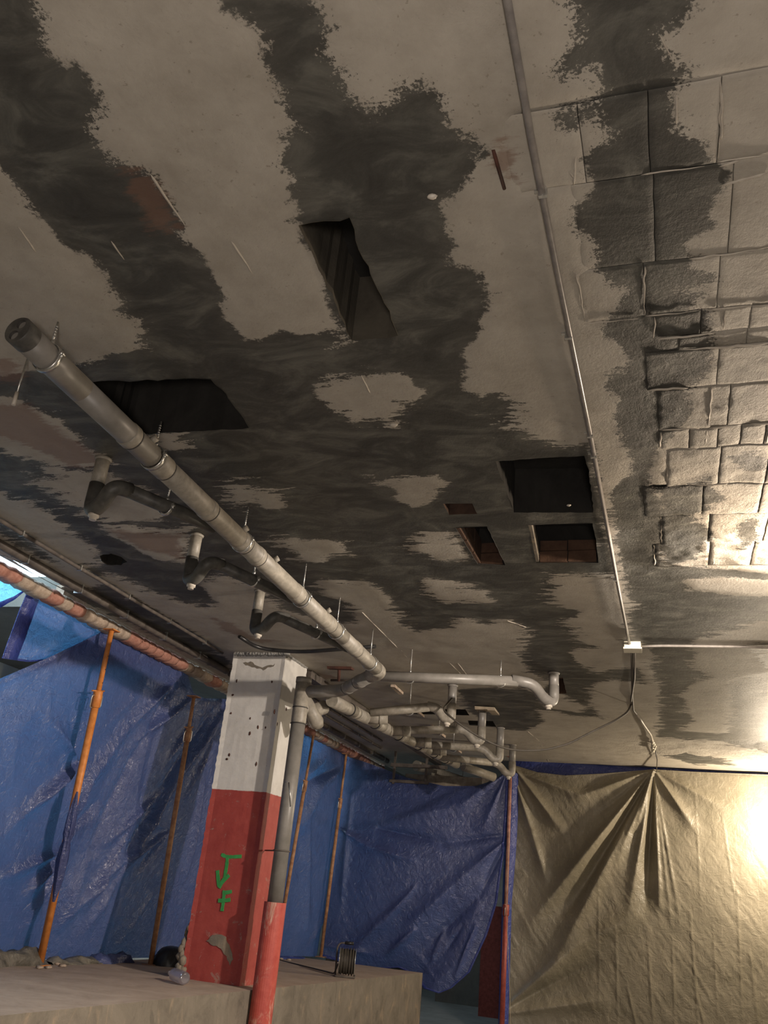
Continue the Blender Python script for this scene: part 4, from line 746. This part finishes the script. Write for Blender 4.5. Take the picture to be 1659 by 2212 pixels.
# by the slab edge
def long_conduit(x, y0, y1, z, rr, mat, label, clips=True):
    r = thing('conduit', label, 'conduit', (x, (y0 + y1) / 2, z - rr))
    MB().tube([(x + random.uniform(-.004, .004), y0 + (y1 - y0) * k / 12, z) for k in range(13)], rr, 12).build('tube', mat, r)
    if clips:
        y = y0 + .3
        while y < y1: clip(r, x, y, z, rr + .004); y += .62
    adopt(r)
long_conduit(-3.872, 3.2, 6.95, 3.478, .014, M_CONDD, 'thin dark conduit with pale clips along the ceiling, right of the wide one')
long_conduit(-4.16, 3.6, 7.6, 3.470, .032, M_CONDD, 'wide dark conduit along the ceiling nearest the brick edge')
long_conduit(-3.70, 7.55, 11.4, 3.478, .014, M_CONDD, 'thin dark conduit behind the column, nearest the collector pipe')
long_conduit(-3.90, 7.55, 12.0, 3.478, .014, M_CONDD, 'thin dark conduit behind the column, left of its twin')
long_conduit(-4.16, 7.7, 13.2, 3.470, .034, M_CONDD, 'thick dark conduit behind the column along the brick edge')
o = MB().box((-3.34, 7.6, 3.42), (-3.24, 13.0, 3.492), .003).build('cable_duct', M_CONDD); tag(rebase(o), 'dark flat cable duct on the ceiling beside the collector pipe', 'duct')
o = MB().tube(fillet([(-3.46, 6.45, 3.49), (-3.40, 6.70, 3.455), (-3.05, 6.80, 3.45), (-2.28, 6.62, 3.46)], .18, 8), .017, 12).build('black_hose', M_BLACK); tag(rebase(o), 'black flexible conduit curving over the head of the column', 'hose')
r = thing('ceiling_bracket', 'rusty T shaped iron bracket on the ceiling beyond the column', 'bracket', (-2.92, 7.6, 3.44))
MB().box((-3.02, 7.45, 3.474), (-2.78, 7.52, 3.5), .006).build('plate', M_REBAR, r); MB().tube([(-2.92, 7.5, 3.49), (-2.93, 7.55, 3.38)], .016, 8).build('stem', M_REBAR, r); MB().tube([(-3.15, 7.9, 3.47), (-2.72, 7.85, 3.47)], .012, 8).build('bar', M_CONDD, r); adopt(r)

# ------------------------------------------------------------ things beyond the far tarp
o = MB().box((-3.72, 12.75, 3.05), (-2.2, 12.95, 3.24)).build('air_duct', M_WOODM); tag(rebase(o), 'dusty box duct beyond the sagging blue tarp', 'duct')
r = thing('pipe_support', 'grey steel bracket frame hanging behind the top of the blue tarp', 'frame', (-3.6, 12.4, 3.05))
for q in [((-3.80, 12.36, 3.04), (-3.77, 12.39, 3.5)), ((-3.32, 12.36, 3.08), (-3.29, 12.39, 3.5)), ((-3.84, 12.35, 3.06), (-3.26, 12.40, 3.10)), ((-3.84, 12.35, 3.28), (-3.0, 12.40, 3.33))]: MB().box(*q).build('bar', M_CONDD, r)
adopt(r)
o = MB().tube([(-3.5, 12.5, 3.33), (-3.0, 13.6, 3.27)], .075, 18).build('drain_pipe', M_PVC); tag(rebase(o), 'short dusty grey pipe lying across the far bracket frame', 'pipe')
o = MB().tube([(-2.62, 11.72, 3.24), (-2.28, 12.15, 3.18)], .058, 20).build('pipe_end', M_PVC); tag(rebase(o), 'short capped grey pipe at the end of the collector pipe', 'pipe')
for k, (x_, y_, L_, lb) in enumerate([(-3.7, 15.3, 1.3, 'lit tube lamp far behind the blue tarp, left one'), (-2.95, 16.0, .8, 'lit tube lamp far behind the blue tarp, right one'), (-3.3, 13.6, .5, 'short lit tube lamp above the far duct')]):
    r = thing('tube_lamp', lb, 'lamp', (x_, y_, 3.05)); MB().box((x_, y_, 3.10), (x_ + L_, y_ + .06, 3.14)).build('housing', M_BOX, r); MB().tube([(x_ + L_ / 2, y_ + .03, 3.13), (x_ + L_ / 2, y_ + .03, 3.51)], .006, 8).build('rod', M_STEEL, r); MB().tube([(x_, y_ + .03, 3.085), (x_ + L_, y_ + .03, 3.085)], .014, 10).build('tube', M_TUBE, r); adopt(r)
# dark red and white column beyond
r = thing('far_column', 'dim column painted dark red below white, behind the corner post', 'column', (-2.72, 15.2, 0))
MB().box((-2.92, 15.0, 0), (-2.52, 15.4, 1.56)).build('red_base', M_REDP, r); MB().box((-2.92, 15.0, 1.56), (-2.52, 15.4, 3.5)).build('white_shaft', M_WHITEP, r); adopt(r)
sbox('wall_far', (-3.9, 16.2, 0), (-2.0, 16.35, .95), M_DARKWALL)
o = MB()
for k in range(4): o.tube([(-2.62 - .05 * k, 8.0 + 1.0 * k, 3.47), (-2.55 - .05 * k, 8.45 + 1.0 * k, 3.455)], .016, 8)
for k in range(0): pass
r = thing('offcut_batten', 'row of short pale battens stuck to the ceiling over the traps', 'batten', (-2.6, 9.8, 3.44))
for k, (a, b_) in enumerate([((-2.571, 8.13), (-2.579, 8.45)), ((-2.64, 9.10), (-2.66, 9.62)), ((-2.69, 10.2), (-2.71, 10.9)), ((-2.74, 11.5), (-2.76, 12.1))]):
    MB().box((a[0] - .025, a[1], 3.47), (b_[0] + .025, b_[1], 3.498), .004).build('batten_piece', M_MORT, r)
adopt(r)

# ------------------------------------------------------------ tarps
def poly_eval(P, t_):
    P = np.array(P, float); L = np.r_[0, np.cumsum(np.linalg.norm(np.diff(P, axis=0), axis=1))]; L /= L[-1]
    # smooth interpolation of the outline
    return np.column_stack([np.interp(t_, L, P[:, i]) for i in range(3)])
def coons(top, bot, left, right, nu, nv):
    u = np.linspace(0, 1, nu); v = np.linspace(0, 1, nv)
    Tp = poly_eval(top, u); Bt = poly_eval(bot, u); Lf = poly_eval(left, v); Rt = poly_eval(right, v)
    U, V = np.meshgrid(u, v); U = U[..., None]; V = V[..., None]
    S = (1 - V) * Tp[None] + V * Bt[None] + (1 - U) * Lf[:, None] + U * Rt[:, None]
    S -= (1 - U) * (1 - V) * Tp[0] + U * (1 - V) * Tp[-1] + (1 - U) * V * Bt[0] + U * V * Bt[-1]
    return S, U[..., 0], V[..., 0]
def tarp(name, label, T_, normal, creases, mat, nu, nv, group, amp=.012, bulge=0, hem=None, seed=1, edge=1, right=None):
    top, bot = T_['top'], T_['bot']; right = T_.get('right') or [top[-1], bot[-1]]; left = [top[0], bot[0]]
    S, U, V = coons(top, bot, left, right, nu, nv); P = S.reshape(-1, 3); N = np.array(normal, float)
    d = np.zeros(len(P))
    for a, b, am, w0, w1 in creases:
        a = np.array(a); b = np.array(b); e = b - a; t_ = ((P - a) @ e) / (e @ e); tc = np.clip(t_, 0, 1)
        q = P - a - tc[:, None] * e; q -= np.outer(q @ N, N); dist = np.linalg.norm(q, axis=1); w_ = w0 + (w1 - w0) * tc
        taper = np.where(t_ > 1, np.exp(-((dist / (w1 + 1e-6)) ** 2)), 1)
        grow = .45 + .55 * np.minimum(1, tc * 2.2)
        f = np.exp(-(dist / w_) ** 1.5)
        d += (1.45 if am > .03 or am < -.03 else .6) * am * f * grow * (1 - .75 * tc ** 3)
    s_ = P[:, 1] if abs(N[0]) > .5 else P[:, 0]; z = P[:, 2]
    d += amp * 2 * fbm(s_, z, 1.3, 4, seed) + .010 * np.abs(fbm(s_ + z * .6, z * .35, 9, 3, seed + 3)) 
    d += bulge * np.sin(np.pi * U.ravel()) * np.sin(np.pi * V.ravel())
    fade = np.clip(np.minimum(V.ravel() * nv / 4, 1) + .2, 0, 1) if edge else 1
    P = P + np.outer(d * fade, N)
    F = [(j * nu + i, j * nu + i + 1, (j + 1) * nu + i + 1, (j + 1) * nu + i) for j in range(nv - 1) for i in range(nu - 1)]
    me = bpy.data.meshes.new(name); me.from_pydata(P.tolist(), [], F); me.update()
    c = ((P[:, 0].min() + P[:, 0].max()) / 2, (P[:, 1].min() + P[:, 1].max()) / 2, P[:, 2].min())
    root = thing(name, label, 'tarp', c, group)
    o = link('sheet', me, mat, root, True)
    if hem: # doubled edge along chosen sides: (side, width)
        G_ = P.reshape(nv, nu, 3)
        for side, wd in hem:
            row = {'top': G_[0], 'left': G_[:, 0], 'right': G_[:, -1], 'bottom': G_[-1]}[side]; inn = {'top': G_[wd], 'left': G_[:, wd], 'right': G_[:, -1 - wd], 'bottom': G_[-1 - wd]}[side]
            off = N * .006; n = len(row)
            Vh = [tuple(p - off * .6) for p in row] + [tuple(p + off) for p in row] + [tuple(p + off) for p in inn] + [tuple(p + off * .3) for p in inn]
            Fh = [(k * n + i, k * n + i + 1, (k + 1) * n + i + 1, (k + 1) * n + i) for k in range(3) for i in range(n - 1)]
            mesh('hem', Vh, Fh, M_HEM if mat is not M_OLIVE else M_OLIVE, root, True)
    adopt(root); return root
gt = 'blue tarps closing the left side'
tarp('tarp', 'bright cyan tarp scrap at the left edge under the brick course, glowing with daylight', T['t1'], (1, 0, 0), [], M_BLUEC, 40, 24, gt, .004, 0, [('bottom', 3)], 2)
tarp('tarp', 'upper blue tarp panel left of the orange prop with a folded upright edge', T['t2a'], (1, 0, 0), [], M_BLUE, 70, 40, gt, .010, .02, [('left', 4), ('top', 3), ('bottom', 1)], 5)
t2 = tarp('tarp', 'largest creased blue tarp hanging from the brick edge left of the column', T['t2b'], (1, 0, 0), CR2, M_BLUE, 330, 250, gt, .016, 0, None, 8)
tarp('tarp', 'narrow blue tarp between the downpipe and the last slim prop', T['t3'], (1, 0, 0), CR3, M_BLUE, 110, 120, gt, .02, 0, None, 12)
tarp('tarp', 'sagging blue tarp tied to the corner post with a loose bunched corner', T['t4'], (0, -1, 0), CR4, M_BLUE, 220, 220, gt, .018, .16, [('right', 3), ('bottom', 3)], 15)
tarp('tarp', 'olive green tarp covering the back wall, gathered where a cord pins it', T['t5'], (0, -1, 0), CR5, M_OLIVE, 340, 260, None, .012, 0, [('top', 1)], 21)
# blue tarp edge showing above and beside the olive one
bt = MB(); n = 60; V = []
for k in range(n + 1):
    x_ = -2.11 + 5.6 * k / n; V += [(x_, 12.72, 3.50), (x_, 12.70 - .02 * math.sin(k), 3.40), (x_, 12.70, 3.1)]
bt.add(V, [(3 * k + j, 3 * k + 3 + j, 3 * k + 4 + j, 3 * k + 1 + j) for k in range(n) for j in range(2)], True); o = bt.build('tarp', M_HEM); tag(rebase(o), 'dark blue tarp edge showing above the olive tarp', 'tarp')
V = []
for k in range(41):
    z_ = 3.3 * (1 - k / 40); b_ = .02 + .05 * max(0, math.sin((1 - k / 40) * math.pi * 1.4 - 2.2)); V += [(-2.17, 12.50, z_), (-2.14 , 12.44 , z_), (-2.10 + b_, 12.48, z_), (-2.07 + b_, 12.56, z_)]
o = MB().add(V, [(4 * k + j, 4 * k + 1 + j, 4 * k + 5 + j, 4 * k + 4 + j) for k in range(40) for j in range(3)], True).build('tarp', M_HEM); tag(rebase(o), 'blue tarp edge bunched up against the corner post', 'tarp')
# wall behind the olive tarp
sbox('wall_behind_tarp', (-2.0, 13.3, 0), (3.6, 13.45, 3.5), M_DARKWALL)

# bunched knot of tarp around the orange prop
P0 = Vector(PROPS[0][0]); P1 = Vector(PROPS[0][1])
o = MB(); 
kn = [P0.lerp(P1, t_) + Vector((.045, -.045, 0)) for t_ in (.50, .54, .575, .60, .625, .645, .66, .70, .76, .82)]
rr = [.006, .022, .030, .034, .034, .022, .030, .038, .03, .008]
V = []; n = 26
for p, q in zip(kn, rr):
    for k in range(n):
        a = 2 * math.pi * k / n; g = q * (1 + .22 * math.sin(5 * a + p.z * 9) + .12 * math.sin(9 * a)); V.append((p.x + g * math.cos(a), p.y - .01 + g * math.sin(a) * 1.1, p.z))
o.add(V, [(i * n + k, i * n + (k + 1) % n, (i + 1) * n + (k + 1) % n, (i + 1) * n + k) for i in range(len(kn) - 1) for k in range(n)], True)
kk = o.build('tied_bunch', M_BLUE, t2); kk.data.transform(Matrix.Translation(-t2.location))

# ------------------------------------------------------------ adjustable steel props
def prop(label, top, bot, tcol, m_up, m_low, r_up=.021, r_low=.030, group='adjustable steel props'):
    top = Vector(top); bot = Vector(bot); d = (bot - top).normalized(); c = top.lerp(bot, tcol); sx = d.orthogonal().normalized()
    sx = Vector((0, 1, 0)); sx = (sx - d * sx.dot(d)).normalized(); sy = d.cross(sx)
    r = thing('steel_prop', label, 'prop', tuple(bot), group)
    up = MB().tube([top, c + d * .1], r_up, 14).build('inner_tube', m_up, r)
    h = MB(); q = top + d * .1
    while (q - top).length < (c - top).length - .05:
        h.tube([q + sy * (r_up * .8), q + sy * (r_up * 1.04)], .005, 6).tube([q - sy * (r_up * .8), q - sy * (r_up * 1.04)], .005, 6); q = q + d * .11
    h.build('pin_holes', M_BLACK, up)
    MB().tube([c, bot], r_low, 16).build('outer_tube', m_low, r)
    MB().tube([c - d * .03, c - d * .02, c + d * .10, c + d * .11], [r_low * 1.05, r_low * 1.3, r_low * 1.3, r_low * 1.05], 16).build('collar', m_low, r)
    a = c - d * .025; MB().tube([a - sx * .085, a + sx * .075], .006, 8).build('pin', m_up, r)
    b = c + d * .01
    for s_ in (-1, 1): MB().tube(fillet([b + sx * s_ * r_low, b + sx * s_ * .068, b + d * .10 + sx * s_ * .068, b + d * .10 + sx * s_ * r_low], .02, 4), .005, 8).build('handle', M_STEEL, r)
    MB().box((top.x - .05, top.y - .05, top.z - .004), (top.x + .05, top.y + .05, top.z + .004)).build('head_plate', m_up, r)
    MB().box((bot.x - .06, bot.y - .06, bot.z - .001), (bot.x + .06, bot.y + .06, bot.z + .006)).build('base_plate', m_low, r)
    adopt(r); return r
prop('orange steel prop with tarp knotted round it, standing on the platform at left', *PROPS[0], .20, M_ORANGE, M_ORANGE)
prop('tan worn steel prop just left of the red and white column', *PROPS[1], .13, M_RUSTY, M_RUSTY, .017, .024)
prop('slim tan steel prop leaning just right of the downpipe', *PROPS[2], .22, M_RUSTY, M_RUSTY, .017, .023)
prop('slim rusty steel prop right behind the cable reel', *PROPS[3], .24, M_RUSTY, M_RUSTY, .017, .023)
pt, pb = POST
prop('tall dark red steel prop at the corner where blue and olive tarps meet', (pt[0], pt[1], 3.495), (pb[0], pb[1], 0.0), .55, M_PINK, M_REDP, .024, .033)
o = MB().tube(fillet([(pt[0] + .02, 12.26, 2.5), (pb[0] + .03, 12.22, 1.6), (pb[0] + .13, 12.1, .6), (pb[0] + .17, 12.05, 0.01)], .2), .004, 6).build('string', M_WOODM); tag(rebase(o), 'thin pale string hanging beside the corner prop', 'string')

# ------------------------------------------------------------ small things on the platform
# cable reel
rx, ry = -3.235, 9.48; rz = ZP(ry)
r = thing('cable_reel', 'cable reel wound with dark cable, standing on the platform before the blue tarp', 'cable reel', (rx, ry, rz))
for s_ in (-1, 1): MB().tube([(rx + s_ * .078, ry, rz + .145), (rx + s_ * .084, ry, rz + .145)], .128, 28).build('flange', M_STEEL, r)
MB().tube([(rx - .08, ry, rz + .145), (rx + .08, ry, rz + .145)], .04, 18).build('hub', M_BLACK, r)
b = MB()
for k in range(11): b.ring((rx - .07 + .014 * k, ry, rz + .145), (1, 0, 0), .105 + .012 * (k % 2) + random.uniform(-.004, .006), .0085, 26, 8)
b.build('wound_cable', M_CABLE, r)
MB().tube(fillet([(rx - .11, ry + .1, rz + .012), (rx - .11, ry - .12, rz + .012), (rx + .09, ry - .12, rz + .012)], .03), .009, 8).tube(fillet([(rx - .11, ry, rz + .012), (rx - .115, ry, rz + .27), (rx - .09, ry, rz + .31), (rx - .02, ry, rz + .315)], .04), .009, 8).tube([(rx + .09, ry - .12, rz + .012), (rx + .09, ry + .1, rz + .012)], .009, 8).build('frame', M_CONDD, r)
MB().tube([(rx - .04, ry, rz + .315), (rx + .05, ry, rz + .315)], .016, 12).build('handle', M_BLACK, r)
MB().tube(fillet([(rx - .09, ry - .02, rz + .12), (rx - .12, ry, rz + .02), (rx - .25, ry + .35, rz + .01), (rx - .62, ry + 1.25, ZP(ry + 1.25) + .01), (rx - 1.1, ry + 2.2, ZP(ry + 2.2) + .01)], .1), .007, 8).build('loose_cable', M_CABLE, r)
adopt(r); r.rotation_euler.z = math.radians(18)
# lying bottle
def lathe(name, prof, A, B, mat, parent):
    A = Vector(A); B = Vector(B); L = (B - A).length; return MB().tube([A.lerp(B, t_) for t_, _ in prof], [q for _, q in prof], 20).build(name, mat, parent)
bx, by = -3.46, 6.52; bz = ZP(by) + .047
r = thing('plastic_bottle', 'empty clear plastic bottle lying before the foot of the column', 'bottle', (bx, by, bz - .047))
lathe('body', [(0, .030), (.03, .042), (.1, .045), (.16, .042), (.2, .045), (.5, .045), (.54, .041), (.58, .045), (.72, .044), (.88, .02), (1, .013)], (bx, by - .04, bz), (bx - .24, by + .16, bz + .002), M_CLEAR, r)
MB().tube([(bx - .235, by + .157, bz), (bx - .258, by + .175, bz)], .015, 12).build('cap', M_WHITEP, r); adopt(r)
# bottle standing against the column
cx_, cy_ = -3.86, 7.16; cz_ = ZP(cy_)
r = thing('plastic_bottle', 'clear plastic bottle standing behind the left corner of the column', 'bottle', (cx_, cy_, cz_))
lathe('body', [(0, .04), (.02, .044), (.3, .045), (.34, .041), (.38, .045), (.66, .045), (.85, .02), (1, .014)], (cx_, cy_, cz_ + .001), (cx_ + .01, cy_, cz_ + .36), M_CLEAR, r)
MB().tube([(cx_ + .01, cy_, cz_ + .355), (cx_ + .01, cy_, cz_ + .38)], .017, 12).build('cap', M_BLACK, r); adopt(r)
# black bin bag
b = MB(); V = []; n, m_ = 28, 14; bc = Vector((-4.42, 7.95, ZP(7.95)))
for i in range(m_ + 1):
    t_ = i / m_ * math.pi / 2
    for k in range(n):
        a = 2 * math.pi * k / n; q = 1 + .10 * math.sin(3 * a + 1) + .05 * math.sin(11 * a + i) ; V.append((bc.x + .17 * q * math.cos(t_) ** .7 * math.cos(a) if i < m_ else bc.x, bc.y + .15 * q * math.cos(t_) ** .7 * math.sin(a) if i < m_ else bc.y, bc.z + .165 * math.sin(t_)))
b.add(V, [(i * n + k, i * n + (k + 1) % n, (i + 1) * n + (k + 1) % n, (i + 1) * n + k) for i in range(m_) for k in range(n)], True)
o = b.build('bin_bag', M_BLACK); tag(rebase(o), 'small black rubbish bag on the platform between prop and column', 'bag')
# dirty sheet rolled along the foot of the big tarp
def roll(y0, y1, label, h, mat, x=-4.76):
    n = int((y1 - y0) / .03); V = []; m_ = 9
    for i in range(n + 1):
        y = y0 + (y1 - y0) * i / n; hh = h * (.75 + .8 * float(fbm(y, 3.3, 3, 4, 9)) + .1) * min(1, 8 * min(i, n - i) / n + .25)
        for k in range(m_):
            a = math.pi * k / (m_ - 1); V.append((x + .075 * math.cos(a) * (1 + .3 * math.sin(y * 13 + k)), y, ZP(y) - .003 + max(.02, hh) * math.sin(a) * (1 + .16 * math.sin(y * 21 + k * 2))))
    o = MB().add(V, [(i * m_ + k, i * m_ + k + 1, (i + 1) * m_ + k + 1, (i + 1) * m_ + k) for i in range(n) for k in range(m_ - 1)], True).build('rolled_sheet', mat); tag(rebase(o), label, 'sheet')
roll(5.4, 6.55, 'dirty grey sheet bunched along the foot of the tarp left of the orange prop', .10, M_DUSTP)
roll(6.6, 7.25, 'dirty grey sheet bunched along the tarp foot just right of the orange prop', .07, M_DUSTP)
roll(7.2, 7.75, 'pale blue sheet end folded along the tarp foot left of the tan prop', .12, M_BLUE)
roll(9.0, 11.9, 'narrow dark roll of tarp along the platform right of the downpipe', .04, M_HEM, -4.70)
for k in range(7):
    y_ = random.uniform(6.2, 6.75) if k < 5 else random.uniform(10.9, 11.3); o = MB().blob((-4.62 + random.uniform(-.1, .1), y_, ZP(y_) + .008), (.03, .025, .012), 7, 5, .3).build('mortar_crumb', M_MORT)
    tag(rebase(o), 'small pale mortar crumb ' + ('by the foot of the orange prop' if k < 5 else 'by the foot of the rusty prop behind the reel'), 'rubble', 'mortar crumbs by the orange prop' if k < 5 else 'mortar crumbs by the rusty prop')

# bodies of the two work lamps and the two added fill lamps, all unseen
def flood(name, loc, aim, label, hang=True):
    r = thing(name, label, 'work light', loc); L = Vector(loc); d = (Vector(aim) - L).normalized(); c = L - d * .14
    MB().tube([c - d * .04, c + d * .02], [.04, .06], 16).build('housing', M_BLACK, r)
    if hang: MB().tube([c + Vector((0, 0, .0)), (c.x, c.y, 3.5)], .006, 8).build('bracket', M_STEEL, r)
    else: MB().tube([c, (c.x, c.y, 0.02)], .014, 8).build('stand_pole', M_STEEL, r); MB().box((c.x - .2, c.y - .2, 0), (c.x + .2, c.y + .2, .02)).build('stand_foot', M_STEEL, r)
    adopt(r)
flood('work_lamp', LAMP_A, (-3, 5, 3.2), 'black work lamp hung from the ceiling, right of the frame')
flood('work_lamp', LAMP_B, (0, 10, 2.5), 'black work lamp on a stand before the olive tarp, right of the frame', False)
flood('work_lamp', FILL_D, (-3.7, 7.3, 1.35), 'added unseen black floodlight brightening the column side, further right of the frame')
flood('work_lamp', FILL_C, (-1, 5, 3), 'added unseen black fill lamp on a stand behind the viewpoint', False)
